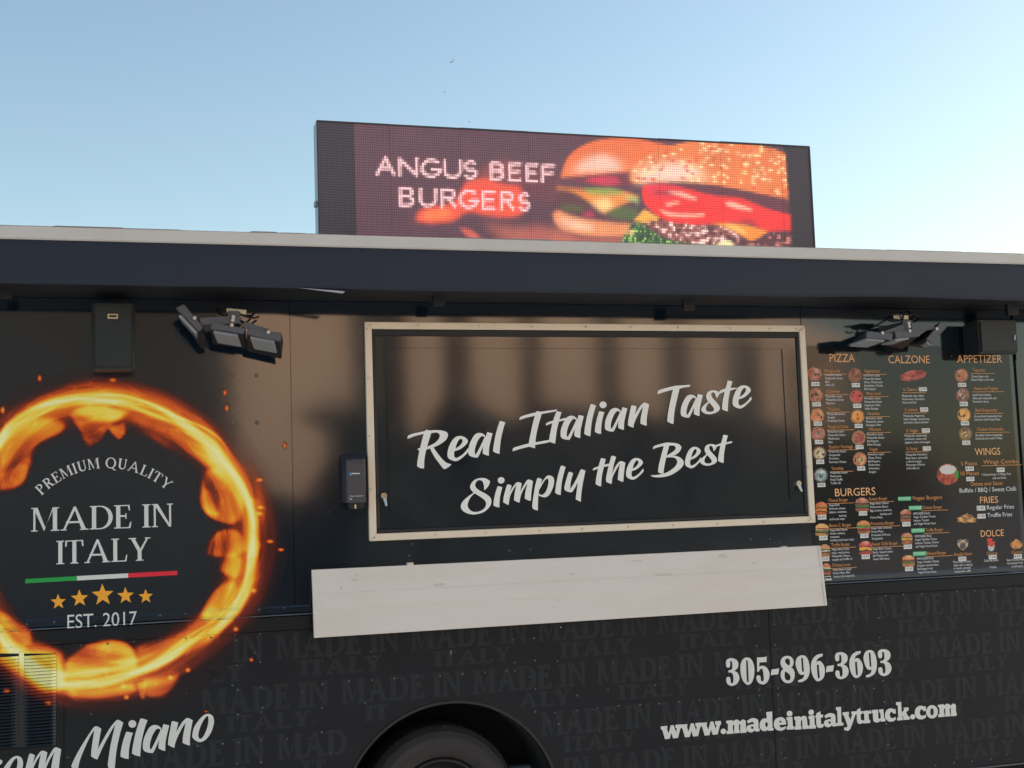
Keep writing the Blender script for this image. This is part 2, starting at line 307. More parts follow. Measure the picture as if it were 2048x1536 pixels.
d_6 = [[[(465,280),(462,330),(400,360),(355,395),(330,460),(370,430),(420,435),(470,490),(505,570),(510,660),(490,750),(450,810),(380,845),(320,825),(270,750),(235,650),(225,540),(240,440),(290,350),(370,295)],
        [(365,500),(385,510),(390,600),(405,760),(385,788),(368,785),(355,680),(345,520)]]]
s_w = [[[(75,350),(165,342),(160,385),(180,440),(208,335),(245,330),(278,425),(290,378),(272,365),(270,328),(345,322),(350,370),(335,380),(305,500),(240,508),(215,435),(195,512),(132,517),(95,395),(80,388)]]]
s_m = [[[(940,275),(1025,265),(1027,285),(1070,258),(1108,268),(1118,288),(1160,255),(1198,272),(1202,385),(1212,390),(1208,430),(1128,437),(1126,330),(1120,318),(1108,326),(1112,395),(1120,400),(1118,436),(1048,441),(1046,335),(1038,325),(1028,335),(1030,400),(1040,405),(1038,443),(948,450),(945,410),(965,403),(962,310),(942,308)]]]
s_a = [[[(1215,275),(1280,240),(1345,250),(1365,285),(1368,370),(1382,380),(1380,412),(1335,418),(1318,402),(1275,428),(1225,415),(1207,380),(1222,340),(1275,322),(1305,320),(1305,300),(1285,290),(1225,308)], circ(1285, 366, 17, 17, 8)]]
s_d = [[[(1470,160),(1548,152),(1553,370),(1568,372),(1565,402),(1500,408),(1492,395),(1450,412),(1405,395),(1382,345),(1392,285),(1430,245),(1475,245),(1475,195),(1468,195)], [(1490,300),(1488,350),(1468,358),(1455,325),(1465,292)]]]
s_e = [[[(1655,225),(1710,245),(1732,295),(1728,325),(1640,332),(1655,360),(1690,362),(1725,345),(1728,375),(1680,402),(1620,400),(1580,365),(1570,310),(1590,255)], [(1636,294),(1655,270),(1676,288),(1662,296)]]]
s_i = [[[(1738,228),(1815,222),(1822,345),(1838,348),(1835,388),(1740,392),(1738,352),(1755,348),(1752,268),(1738,268)]]]
s_n = [[[(1840,222),(1915,215),(1920,232),(1965,208),(2005,225),(2015,335),(2030,340),(2028,380),(1950,385),(1945,270),(1930,265),(1925,345),(1935,348),(1933,388),(1845,392),(1843,352),(1858,348),(1855,262),(1840,262)]]]
s_t = [[[(150,310),(205,280),(205,325),(238,325),(238,362),(208,365),(212,450),(248,450),(245,485),(205,502),(165,490),(150,450),(148,372),(138,370),(138,335),(150,330)]]]
s_l = [[[(408,228),(475,222),(482,430),(508,432),(506,468),(418,475),(415,438),(432,432),(425,268),(410,268)]]]
s_y = [[[(497,295),(580,288),(580,325),(572,330),(600,395),(625,320),(615,318),(612,285),(685,280),(685,318),(668,325),(600,510),(570,538),(520,530),(515,495),(550,495),(560,470),(510,335),(498,332)]]]
s_r = [[[(768,278),(840,270),(842,285),(872,262),(880,310),(850,312),(842,325),(845,395),(862,398),(860,435),(770,442),(768,408),(785,402),(782,315),(768,312)]]]
s_u = [[[(885,265),(965,258),(970,375),(985,382),(1000,370),(995,300),(980,298),(978,258),(1035,253),(1045,370),(1062,375),(1060,415),(1005,418),(998,405),(965,428),(915,420),(900,385),(895,305),(885,302)]]]
s_c = [[[(1195,250),(1200,310),(1165,312),(1155,290),(1130,292),(1120,330),(1130,365),(1160,372),(1195,355),(1200,390),(1160,415),(1100,412),(1062,370),(1058,320),(1075,272),(1115,245),(1155,245),(1165,252)]]]
s_k = [[[(1202,162),(1270,157),(1278,300),(1310,262),(1300,235),(1365,228),(1368,265),(1335,290),(1365,350),(1385,352),(1383,390),(1300,396),(1298,365),(1280,330),(1282,360),(1292,362),(1290,398),(1218,403),(1215,368),(1232,362),(1225,200),(1203,200)]]]

# roman capitals with serifs: unit height, own width; th thick stem, tn thin stroke, sh serif height, so serif overhang
def rect(x0, y0, x1, y1): return [(x0, y0), (x1, y0), (x1, y1), (x0, y1)]
def arc(cx, cy_, rx, ry, a0, a1, n=10): return [(cx + rx * math.cos(math.radians(a0 + (a1 - a0) * k / n)), cy_ + ry * math.sin(math.radians(a0 + (a1 - a0) * k / n))) for k in range(n + 1)]
def roman(ch, th, tn, sh, so_):
    def stem(x, w_, y0=0.0, y1=1.0): return [[rect(x, y0 + sh * .5, x + w_, y1 - sh * .5)]]
    def ser(x, w_, y): return [[rect(x - so_, y, x + w_ + so_, y + sh)]]
    S = []; a = so_
    if ch == 'I': S = stem(a, th) + ser(a, th, 0) + ser(a, th, 1 - sh); W_ = th + 2 * a
    elif ch == 'M':
        x2 = a + tn + 0.62; S = stem(a, tn) + stem(x2, th) + ser(a, tn, 0) + ser(x2, th, 0) + [[rect(0, 1 - sh, a + tn, 1)]] + [[rect(x2, 1 - sh, x2 + th + a, 1)]]
        mid = (a + x2) / 2 + th * .35
        S += [[[(a, 1), (a + th, 1), (mid + tn * .3, .16), (mid - tn * .2, 0)]], [[(mid - tn * .2, 0), (mid + tn * .35, .17), (x2 + tn * .7, 1), (x2, 1)]]]; W_ = x2 + th + a
    elif ch == 'N':
        x2 = a + tn + 0.50; S = stem(a, tn) + stem(x2, tn) + ser(a, tn, 0) + ser(x2, tn, 1 - sh) + [[rect(0, 1 - sh, a + tn, 1)]]
        S += [[[(a, 1), (a + th, 1), (x2 + tn, 0), (x2 + tn - th * .55, 0)]]]; W_ = x2 + tn + a
    elif ch == 'A':
        w_ = .80; c = .42 + a; S = [[[(c - .02, 1), (c - .02 + th * .5, 1), (c + .36 + th * .5, 0), (c + .36 - th * .6, 0)]], [[(c - .02, 1), (c + .03, .86), (a + tn, 0), (a, 0)]],
             [rect(a + .12, .30, c + .26, .30 + tn * 1.05)], [rect(a - so_, 0, a + tn + so_ * .9, sh)], [rect(c + .36 - th * .6 - so_ * .9, 0, c + .36 + th * .5 + so_, sh)]]; W_ = c + .36 + th * .5 + so_
    elif ch == 'D':
        x2 = a + th; S = stem(a, th) + [[rect(0, 0, x2, sh)], [rect(0, 1 - sh, x2, 1)]]
        o = [(x2 - .01, 1)] + arc(x2 + .16, .5, .40 + th * .3, .5, 90, -90, 14) + [(x2 - .01, 0)]
        i = [(x2 - .01, sh)] + arc(x2 + .13, .5, .40 + th * .3 + .03 - th, .5 - sh, -90, 90, 14) + [(x2 - .01, 1 - sh)]
        S += [[o + i]]; W_ = x2 + .56 + th * .3
    elif ch == 'E' or ch == 'F':
        x2 = a + th; S = stem(a, th) + ser(a, th, 0) + [[rect(0, 1 - sh, x2 + .34, 1)], [rect(x2, .49, x2 + .22, .49 + tn)], [[(x2 + .34 - tn * .9, 1), (x2 + .34, 1), (x2 + .36, .76), (x2 + .36 - tn * .6, .76)]],
             [[(x2 + .22 - tn * .5, .40), (x2 + .22 + tn * .1, .40), (x2 + .22 + tn * .1, .64), (x2 + .22 - tn * .5, .64)]]]
        if ch == 'E': S += [[rect(x2, 0, x2 + .36, sh)], [[(x2 + .36 - tn * .9, 0), (x2 + .37, 0), (x2 + .41, .27), (x2 + .41 - tn * .6, .27)]]]
        W_ = x2 + .41
    elif ch == 'T':
        c = .34; S = stem(c - th / 2, th) + ser(c - th / 2, th, 0) + [[rect(0, 1 - sh, .68, 1)], [[(0, 1), (tn * .9, 1), (tn * .5, .74), (-.02, .74)]], [[(.68 - tn * .9, 1), (.68, 1), (.70, .74), (.68 - tn * .5, .74)]]]; W_ = .68
    elif ch == 'L':
        x2 = a + th; S = stem(a, th) + ser(a, th, 1 - sh) + [[rect(0, 0, x2 + .36, sh)], [[(x2 + .36 - tn * .9, 0), (x2 + .36, 0), (x2 + .40, .28), (x2 + .40 - tn * .6, .28)]]]; W_ = x2 + .40
    elif ch == 'Y':
        c = .40 + a * .5; S = stem(c - th / 2, th, 0, .5) + ser(c - th / 2, th, 0) + [[[(a, 1), (a + th, 1), (c + th * .5, .42), (c - th * .5, .42)]], [[(.80, 1), (.80 - tn, 1), (c, .46), (c + th * .5, .42)]],
             [rect(0, 1 - sh, a + th + so_, 1)], [rect(.80 - tn - so_, 1 - sh, .80 + so_, 1)]]; W_ = .80 + so_
    elif ch in 'PR':
        x2 = a + th; S = stem(a, th) + ser(a, th, 0) + [[rect(0, 1 - sh, x2, 1)]]
        S += [[[(x2 - .01, 1)] + arc(x2 + .1, .735, .29, .265, 90, -90, 10) + [(x2 - .01, .47), (x2 - .01, .47 + tn)] + arc(x2 + .08, .735, .29 + .02 - th, .265 - tn, -90, 90, 10) + [(x2 - .01, 1 - tn)]]]
        W_ = x2 + .42
        if ch == 'R': S += [[[(x2 + .05, .50), (x2 + .05 + th * 1.1, .50), (x2 + .46, 0), (x2 + .46 - th * 1.1, 0)]], [rect(x2 + .46 - th, 0, x2 + .52, sh)]]; W_ = x2 + .50
    elif ch == 'U':
        x2 = a + th + .36; S = [[[(a, 1), (a, .35)] + arc(a + (x2 + tn - a) / 2, .33, (x2 + tn - a) / 2, .33, 180, 360, 12) + [(x2 + tn, 1), (x2, 1), (x2, .35)] + arc(a + th + .18, .35, .18, .35 - tn * 1.2, 0, -180, 12) + [(a + th, 1)]]]
        S += ser(a, th, 1 - sh) + ser(x2, tn, 1 - sh); W_ = x2 + tn + a
    elif ch == 'Q':
        S = [[circ(.45, .5, .45, .52, 24), circ(.45, .5, .45 - th, .52 - tn, 24)], [[(.42, .10), (.58, .06), (.95, -.20), (.72, -.18)]]]; W_ = .92
    return S, W_
def caps(sheet, word, X0, Z0, X1, hgt, th, tn, sh, so_, gap=.09):
    """word set level on the truck side between X0 and X1 with cap height hgt"""
    gl = [roman(c, th, tn, sh, so_) if c != ' ' else ([], .30) for c in word]; tot = sum(g[1] for g in gl) + gap * (len(gl) - 1); k = (X1 - X0) / tot; x = 0
    for g, w_ in gl:
        for poly in g: sheet.poly([[(X0 + (x + p[0]) * k, 0, Z0 + p[1] * hgt) for p in c] for c in poly], sm=False, raw=True)
        x += w_ + gap

# plain lettering from the built-in font
_cache = {}
def glyphs(txt, res=2):
    if (txt, res) in _cache: return _cache[(txt, res)]
    cu = bpy.data.curves.new("t", 'FONT'); cu.body = txt; cu.resolution_u = res; cu.size = 1.0
    o = bpy.data.objects.new("t", cu); me = bpy.data.meshes.new_from_object(o)
    v = [tuple(q.co[:2]) for q in me.vertices]; f = [tuple(p.vertices) for p in me.polygons]
    bpy.data.objects.remove(o); bpy.data.curves.remove(cu); bpy.data.meshes.remove(me)
    _cache[(txt, res)] = (v, f); return v, f
CAP = 0.729 * 0.96
def write(sheet, txt, x0, y0, x1, h, dep=0.0, res=2, cond=0.80, italic=0.0):   # dep: depth of the plane written on
    """txt level on the side; picture points: left end of the base line x0,y0, right end x1 (or None), cap height h"""
    v, f = glyphs(txt, res)
    if not v: return
    A = P(x0, y0, dep); zz = P(x0, y0 - h, dep).z - A.z; mx0 = min(q[0] for q in v); mx1 = max(q[0] for q in v)
    k = zz / CAP; kx = k * cond if x1 is None else (P(x1, y0, dep).x - A.x) / (mx1 - mx0); b0 = len(sheet.v); sheet.k += 1; dd = sheet.dep + 4e-5 * (sheet.k % 4)
    for q in v:
        z = A.z + q[1] * k
        sheet.v.append((A.x + (q[0] - mx0) * kx + italic * q[1] * k, -(dd + (sheet.fn(z) if sheet.fn else 0)), z))
    for t in f: sheet.f.append(tuple(b0 + i for i in t))

# ------------------------------------------------------------------ little raster painter for the printed pictures
class Pic:
    def __init__(s, x0, y0, x1, y1): s.x0, s.y0 = x0, y0; s.w, s.h = int(x1 - x0), int(y1 - y0); s.c = np.zeros((s.h, s.w, 3)); s.yy, s.xx = np.mgrid[0:s.h, 0:s.w]; s.xx = s.xx + x0 + .5; s.yy = s.yy + y0 + .5
    def mask(s, pts, blur=0):
        m = np.zeros((s.h, s.w), bool); n = len(pts)
        for i in range(n):
            xa, ya = pts[i]; xb, yb = pts[(i + 1) % n]
            if ya == yb: continue
            c = ((ya > s.yy) != (yb > s.yy)) & (s.xx < (xb - xa) * (s.yy - ya) / (yb - ya) + xa); m ^= c
        m = m.astype(float); return gblur(m, blur) if blur else m
    def paint(s, m, col, a=1.0): s.c += (np.array(lin(col)) - s.c) * (m * a)[..., None]
    def line(s, pts, wd, soft=1.0):
        d = np.full((s.h, s.w), 1e9)
        for (xa, ya), (xb, yb) in zip(pts[:-1], pts[1:]):
            L2 = (xb - xa)**2 + (yb - ya)**2 + 1e-9; t = np.clip(((s.xx - xa) * (xb - xa) + (s.yy - ya) * (yb - ya)) / L2, 0, 1)
            d = np.minimum(d, np.hypot(s.xx - xa - t * (xb - xa), s.yy - ya - t * (yb - ya)))
        return np.clip((wd / 2 - d) / soft + .5, 0, 1)
    def at(s, x, y):
        i = np.clip((np.asarray(y) - s.y0).astype(int), 0, s.h - 1); j = np.clip((np.asarray(x) - s.x0).astype(int), 0, s.w - 1); return s.c[i, j]
def gblur(a, sg):
    a = np.asarray(a, np.float32)
    for ax in (0, 1):
        n_ = a.shape[ax]; r = min(int(sg * 3) + 1, 3 * n_); pad = [(0, 0), (0, 0)]; pad[ax] = (r, r); q = np.pad(a, pad, mode='edge')
        m_ = 1
        while m_ < n_ + 2 * r: m_ *= 2
        k = np.zeros(m_, np.float32); t = np.arange(-r, r + 1); kv = np.exp(-.5 * (t / sg)**2); kv /= kv.sum(); k[t % m_] = kv
        K = np.fft.rfft(k); K = K[:, None] if ax == 0 else K[None, :]
        o = np.fft.irfft(np.fft.rfft(q, m_, axis=ax) * K, m_, axis=ax); a = (o[r:r + n_] if ax == 0 else o[:, r:r + n_]).astype(np.float32)
    return a
def noise2(h, w_, sg, seed):
    a = gblur(np.random.default_rng(seed).standard_normal((h, w_)), sg); return (a - a.mean()) / a.std()

#SETTING
# ------------------------------------------------------------------ setting
gr = mk('ground', [(-400, -400, 0), (400, -400, 0), (400, 400, 0), (-400, 400, 0)], [(0, 1, 2, 3)], M['asphalt']); tag(gr, 'pale worn concrete of the parking lot', kind='structure')
# a sun-lit building across the lot, turned towards the low sun; the glossy side mirrors it
FN = math.radians(46)                                  # facade normal, azimuth from +Y towards +X
f_n = Vector((math.sin(FN), math.cos(FN), 0)); f_t = Vector((math.cos(FN), -math.sin(FN), 0)); F0 = Vector((9.0, -20.0 * SC, 0))
def facade(px):                                        # where the mirrored ray of a picture column meets the facade line, along f_t
    d = FW * FPX + (px - 1024) * RT - (720 - 768) * UP; w_ = P(px, 720); r_ = Vector((d.x, -d.y, 0)); w_ = Vector((w_.x, 0, 0))
    t = (F0 - w_).dot(f_n) / r_.dot(f_n); return (w_ + r_ * t - F0).dot(f_t)
bl = empty('building', tuple(F0)); tag(bl, 'tan stucco building with tall dark windows, seen only mirrored in the glossy hatch', 'building')
def fbox(name, t0, t1, n0, n1, z0, z1, m):
    q = [F0 + f_t * t + f_n * k + Vector((0, 0, z)) for t in (t0, t1) for k in (n0, n1) for z in (z0, z1)]
    return MB().hull(q).build(name, m, bl)
bays = [(468, 705), (815, 885), (942, 1038), (1082, 1192), (1238, 1325), (1380, 1450), (1520, 1572), (1605, 1685)]
fbox('wall', facade(466), facade(1690), -6, -.35, 0, 7.6, M['stucco']); fbox('cornice', facade(462), facade(1694), -.33, .08, 6.6, 7.7, M['stucco'])
for i, (a, b) in enumerate(bays):
    fbox('pilaster', facade(a), facade(b), -.34, 0, 0, 6.58, M['stucco'])
    if i + 1 < len(bays): fbox('window', facade(b) + .01, facade(bays[i + 1][0]) - .01, -.345, -.24, .3, 6.5, M['glass'])
BY = -20.0 * SC
def bushy(name, x0, x1, yc, zt, dpt, parent, seed, step=0.22, low=None):
    nx = int((x1 - x0) / step) + 1; nz = int(zt / step) + 1; r_ = np.random.default_rng(seed); n1 = gblur(r_.standard_normal((nz + 1, nx + 1)), 1.0); n2 = gblur(r_.standard_normal((1, nx + 1)), 3.0)[0] * 1.6
    v = []; f = []
    for k in range(nz + 1):
        for i in range(nx + 1):
            t = k / nz; top = (zt + n2[i] * .55) * (low(x0 + i * step) if low else 1)
            v.append((x0 + i * step + r_.uniform(-.06, .06), yc + dpt * math.sqrt(max(0, 1 - t**5)) + n1[k, i] * .3, max(0, top * t + n1[k, i] * .12 * (k > 0))))
    for k in range(nz):
        for i in range(nx): a = k * (nx + 1) + i; f.append((a, a + 1, a + nx + 2, a + nx + 1))
    return mk(name, v, f, M['leaf'], parent)
hl = facade(430); hg = bushy('hedge', 0, facade(1760) - hl, 0, 3.2, .9, None, 5, low=lambda x: .74 + .26 * min(1, max(0, (x + hl - facade(690)) / .8))); hg.location = F0 + f_n * 1.4 + f_t * hl; hg.rotation_euler.z = -FN; tag(hg, 'tall dark clipped hedge in front of the tan building, seen only as a dark reflection', 'hedge')

# ------------------------------------------------------------------ the food truck
XL, XR = P(-760, 800).x, P(2330, 800).x
ZS = lambda z: H + SC * z
Z_BOT, Z_RT, Z_RB, Z_SEAM, Z_TOP = ZS(-1.253), ZS(-.3755), ZS(-.4125), ZS(-.4685), ZS(.99)
TW = 2.25
def prof(z):
    """how far the skin stands proud of the wall plane at height z"""
    if z > Z_RT: return 0.0
    if z > Z_RT - .006: return 0.004 * (Z_RT - z) / .006
    if z > Z_RB + .012: return 0.004
    if z > Z_RB + .006: return 0.004 + .006 * (Z_RB + .012 - z) / .006
    if z > Z_RB + .0015: return 0.010
    if z > Z_RB: return 0.010 * (z - Z_RB) / .0015
    if z > Z_SEAM: return 0.0
    return -0.004
truck = empty('food_truck', ((XL + XR) / 2, TW / 2, 0)); tag(truck, 'black food truck with flame ring logo, closed serving hatch and printed menu', 'truck')
# shell behind the skin panels
zw = Z_BOT + .02
AX, AZ, AR = 1.22 * SC, ZS(-1.229), .448 * SC          # wheel arch
MB().box(XL, XR, .03, TW, AZ + AR + .03, Z_TOP).box(XL, AX - AR - .02, .03, TW, zw, AZ + AR + .03).box(AX + AR + .02, XR, .03, TW, zw, AZ + AR + .03).box(AX - AR - .02, AX + AR + .02, .42, TW, zw, AZ + AR + .03).build('body_shell', M['void'], truck)
MB().box(XL - .02, XR + .02, -.015, TW + .02, Z_TOP, Z_TOP + .03).build('roof', M['roofm'], truck)
MB().box(XL - .03, XL, -.002, TW, zw, Z_TOP).build('end_wall', M['gloss'], truck)
MB().box(XR, XR + .03, -.002, TW, zw, Z_TOP).build('end_wall', M['gloss'], truck)
def panel(name, x0, x1, z0, z1, y0, m, cut=False):
    """skin panel with a rounded edge; with a wheel arch cut out of it when cut"""
    if not cut: return MB().box(x0, x1, y0, .028, z0, z1, bev=.0025, seg=2).build(name, m, truck)
    out = [(x0, z1), (x0, z0)]; a0 = math.degrees(math.asin((z0 - AZ) / AR)); out += [(AX + AR * math.cos(math.radians(t)), AZ + AR * math.sin(math.radians(t))) for t in np.linspace(180 - a0, a0, 49)] + [(x1, z0), (x1, z1)]
    n = len(out); tri = tessellate_polygon([[Vector((a, b, 0)) for a, b in out]]); v = [(a, y0, b) for a, b in out] + [(a, .028, b) for a, b in out]
    f = []
    for t in tri:
        A, B, C_ = [out[i] for i in t]; s_ = (B[0] - A[0]) * (C_[1] - A[1]) - (B[1] - A[1]) * (C_[0] - A[0]); t = tuple(t) if s_ > 0 else tuple(reversed(t)); f += [t, tuple(i + n for i in reversed(t))]
    f += [(i, (i + 1) % n, n + (i + 1) % n, n + i) for i in range(n)]
    return mk(name, v, f, m, truck)
G = .0007
su = [XL, P(-330, 840).x, P(583, 840).x, P(1612, 840).x, P(2035, 840).x, XR]
for a, b in zip(su[:-1], su[1:]): panel('upper_panel', a + G, b - G, Z_RT - .004, Z_TOP - .02, 0.0, M['gloss'])
sb = [XL, P(128, 1400).x, P(1545, 1380).x, P(2200, 1380).x, XR]
for i, (a, b) in enumerate(zip(sb[:-1], sb[1:])): panel('lower_panel', a + G, b - G, Z_BOT, Z_SEAM - G, .004, M['satin'], cut=(i == 1))
# belt rail: extruded moulding, and the flat band under it
pr = [(.0, Z_RT), (-.004, Z_RT - .006), (-.004, Z_RB + .012), (-.010, Z_RB + .006), (-.010, Z_RB + .0015), (0, Z_RB - .0002), (.02, Z_RB), (.02, Z_RT)]
n = len(pr); v = [(x, y, z) for x in (XL, XR) for y, z in pr]
mk('belt_rail', v, [(i, (i + 1) % n, n + (i + 1) % n, n + i) for i in range(n)] + [tuple(range(n)), tuple(range(2 * n - 1, n - 1, -1))], M['gloss'], truck)
MB().box(XL, XR, -.0112, -.0095, Z_RB + .0022, Z_RB + .0062, bev=.0006).build('rail_highlight_strip', M['bead'], truck)  # thin paler strip added where the rail catches the sky highlight
MB().box(XL, XR, .0, .028, Z_SEAM + G, Z_RB - .002, bev=.002).build('belt_band', M['satin'], truck)
for xa, xb in ((XL, AX - AR), (AX + AR, XR)): MB().box(xa, xb, -.002, .028, Z_BOT - .010, Z_BOT - .002, bev=.002).build('bottom_edge_trim', M['lamp'], truck)
for xa, xb in ((XL, AX - AR - .05), (AX + AR + .05, XR)): MB().box(xa, xb, .10, .22, .06, zw).build('underbody_mask', M['void'], truck)  # dark boxes added to hide the sunlit ground beneath the truck
# corner post strip at the right end of the menu
xp = P(2037, 800).x; MB().box(xp - .008, xp + .012, -.012, .0, Z_RT, Z_TOP - .21, bev=.003).build('corner_strip', M['gloss'], truck)

# wheel arch lip, well and wheel
def ring(name, r0, r1, y0, y1, m, parent, a0=0, a1=360, seg=64, cx=AX, cz=AZ, smooth_=True):
    full = a1 - a0 >= 360; N = seg if full else seg + 1; v = []; f = []
    for k in range(N):
        t = math.radians(a0 + (a1 - a0) * k / seg); c, s_ = math.cos(t), math.sin(t)
        for r_, y_ in ((r0, y0), (r1, y0), (r1, y1), (r0, y1)): v.append((cx + r_ * c, y_, cz + r_ * s_))
    for k in range(seg):
        a = 4 * k; b = 4 * ((k + 1) % N)
        for j in range(4): f.append((a + j, a + (j + 1) % 4, b + (j + 1) % 4, b + j))
    return mk(name, v, f, m, parent)
aa = math.degrees(math.asin((Z_BOT - AZ) / AR))
ring('arch_lip', AR - .010, AR + .001, -.002, .05, M['black'], truck, aa, 180 - aa)
ring('arch_lip_edge', AR - .002, AR + .002, .0005, .0032, M['black'], truck, aa, 180 - aa)
ring('wheel_well', AR - .012, AR + .01, .05, .40, M['void'], truck, aa, 180 - aa)
MB().box(AX - AR, AX + AR, .40, .418, Z_BOT, AZ + AR).build('wheel_well_back', M['void'], truck)
TX, TZ, TR = 1.196 * SC, ZS(-1.202), .312 * SC
wheel = empty('wheel', (TX, .18, TZ)); attach(wheel, truck)
def lathe(name, prof_, m, parent, seg=72, sm=True):
    v = []; f = []; n = len(prof_)
    for k in range(seg):
        t = 2 * math.pi * k / seg
        for r_, y_ in prof_: v.append((TX + r_ * math.cos(t), y_, TZ + r_ * math.sin(t)))
    for k in range(seg):
        a = k * n; b = ((k + 1) % seg) * n
        for j in range(n - 1): f.append((a + j, a + j + 1, b + j + 1, b + j))
    return mk(name, v, f, m, parent, smooth=sm)
y0 = .07
ty = lathe('tyre', [(TR * .60, y0 + .035), (TR * .63, y0 + .012), (TR * .72, y0), (TR * .735, y0 - .003), (TR * .75, y0), (TR * .84, y0 + .004), (TR * .86, y0 + .001), (TR * .875, y0 + .006), (TR * .93, y0 + .014), (TR * .975, y0 + .028), (TR, y0 + .055), (TR, y0 + .19), (TR * .93, y0 + .24), (TR * .6, y0 + .22)], M['tyre'], truck)
mb = MB()
for k in range(84):                                       # shoulder blocks of the tread
    t = 2 * math.pi * k / 84; c = Vector((math.cos(t), 0, math.sin(t))); s_ = Vector((-math.sin(t), 0, math.cos(t))); o = Vector((TX, 0, TZ)); hw = .0088
    pts = []
    for r_, y_ in ((TR * .945, y0 + .012), (TR * 1.004, y0 + .048), (TR * 1.004, y0 + .10), (TR * .94, y0 + .06)):
        for q in (-hw, hw): pts.append(o + c * r_ + s_ * q + Vector((0, y_, 0)))
    mb.hull(pts)
tb = mb.build('tread_blocks', M['tyre'], ty); tb["kind"] = "stuff"
rim = lathe('rim', [(TR * .60, y0 + .03), (TR * .585, y0 + .012), (TR * .565, y0 + .012), (TR * .55, y0 + .03), (TR * .50, y0 + .09), (TR * .36, y0 + .12), (TR * .20, y0 + .10), (TR * .17, y0 + .05), (0.001, y0 + .045)], M['rim'], truck)
bpy.data.objects.remove(wheel)
# underbody tank glimpsed through the arch, right of the tyre
q0 = P(1013, 1526, -.38); q1 = P(1120, 1522, -.38)
MB().box(q0.x, q1.x + .2, .34, .399, Z_BOT - .02, q0.z - .01, bev=.006).build('underbody_tank', M['tank'], truck)

# roof edge trim and awning cover
AD = .34
aw = lambda z: H + SC * z * (D - AD) / (D - .28 * SC)
zt0, zt1, zc = aw(1.010), aw(.9640), aw(.8065)
MB().box(XL, XR, -AD - .012, -AD + .05, zt1, zt0, bev=.004, seg=2).build('roof_edge_trim', M['trim'], truck)
mb = MB(); r_ = random.Random(3); x = XL
while x < XR:                                             # lumpy sealant bead along the top of the trim
    wd = r_.uniform(.06, .3); hh = r_.choice([.002, .002, .003, .003, .004, .006]); e0, e1 = r_.uniform(.01, .05), r_.uniform(.01, .05)
    mb.hull([(x, y_, zt0 + .0004) for y_ in (-AD - .009, -AD + .04)] + [(x + wd, y_, zt0 + .0004) for y_ in (-AD - .009, -AD + .04)] + [(x + e0 * .6, y_, zt0 + hh) for y_ in (-AD - .006, -AD + .03)] + [(x + wd - e1 * .6, y_, zt0 + hh) for y_ in (-AD - .006, -AD + .03)] + [(x + wd * .5, -AD, zt0 + hh * 1.2)]); x += wd - .02
mb.build('roof_sealant', M['roofm'], truck)
MB().box(XL, XR, -AD + .04, .0, zt1 + .002, zt1 + .03).build('awning_top', M['roofm'], truck)
nx = 260; v = []; f = []                                  # fabric cover with a slack, uneven lower hem
nz = gblur(rng.standard_normal((1, nx + 1)), 9)[0]; nz2 = gblur(rng.standard_normal((1, nx + 1)), 3)[0]; nz = nz / nz.std() * .16; nz2 = nz2 / nz2.std() * .3
for i in range(nx + 1):
    x = XL + (XR - XL) * i / nx; hem = zc + .016 * nz[i] + .003 * nz2[i]
    for t in (0, .12, .5, .88, .97, 1.0):
        v.append((x, -AD - .004 * math.sin(math.pi * t) + .02 * nz[i] * t + (.004 if t == 1.0 else 0), zt1 + .004 + (hem - zt1 - .004) * t))
    v.append((x, -AD + .012, hem + .002)); v.append((x, -AD + .014, hem + .03))
for i in range(nx):
    for j in range(7): a = i * 8 + j; f.append((a, a + 1, a + 9, a + 8))
mk('awning_cover', v, f, M['fabric'], truck, smooth=True)
MB().box(XL, XR, -AD + .016, -.001, zc + .006, zc + .10, bev=.01, seg=2).build('awning_case', M['black'], truck)
for px in (877, 1377, 12, 2024):                          # awning brackets under the cover
    py = 583 + (px - 1024) * .0166; A = P(px - 12, py + 3, .16); B = P(px + 12, py + 31, .16)
    br = MB().box(A.x, B.x, -.17, -.145, B.z, A.z + .03, bev=.002).box(A.x + .004, B.x - .004, -.146, .0, A.z - .004, A.z + .018).build('awning_bracket', M['black'], truck)
    MB().box(A.x + .002, B.x - .002, -.178, -.168, A.z - .004, A.z + .003, bev=.001).build('bracket_tab', M['cab'], br)
A = P(596, 578, AD); B = P(690, 584, AD)
MB().hull([(A.x, -AD - .006, A.z + .004), (B.x, -AD - .006, B.z + .002), (B.x - .01, -AD - .006, B.z - .007), (A.x + .12, -AD - .006, A.z - .004), (A.x, -AD + .01, A.z + .006), (B.x, -AD + .01, B.z + .005)]).build('awning_arm_end', M['cab'], truck)

# ------------------------------------------------------------------ serving hatch
hx0, hx1, hz1, hz0 = .9125 * SC, 2.8705 * SC, ZS(.7215), ZS(-.1425)
hatch = MB().box(hx0 + .02, hx1 - .02, -.006, .003, hz0 + .02, hz1 - .02).build('serving_hatch', M['hatch'], truck)
FWD = .030
fr = MB()
def mitre(pts): fr.hull([(a, y, b) for y in (-.022, -.0005) for a, b in pts], bev=.0025)
mitre([(hx0, hz1), (hx1, hz1), (hx1 - FWD, hz1 - FWD), (hx0 + FWD, hz1 - FWD)]); mitre([(hx0, hz0), (hx1, hz0), (hx1 - FWD, hz0 + FWD), (hx0 + FWD, hz0 + FWD)])
mitre([(hx0, hz1), (hx0, hz0), (hx0 + FWD, hz0 + FWD), (hx0 + FWD, hz1 - FWD)]); mitre([(hx1, hz1), (hx1, hz0), (hx1 - FWD, hz0 + FWD), (hx1 - FWD, hz1 - FWD)])
fr.build('frame', M['frame'], hatch)
gk = MB(); g0, g1 = .031, .046
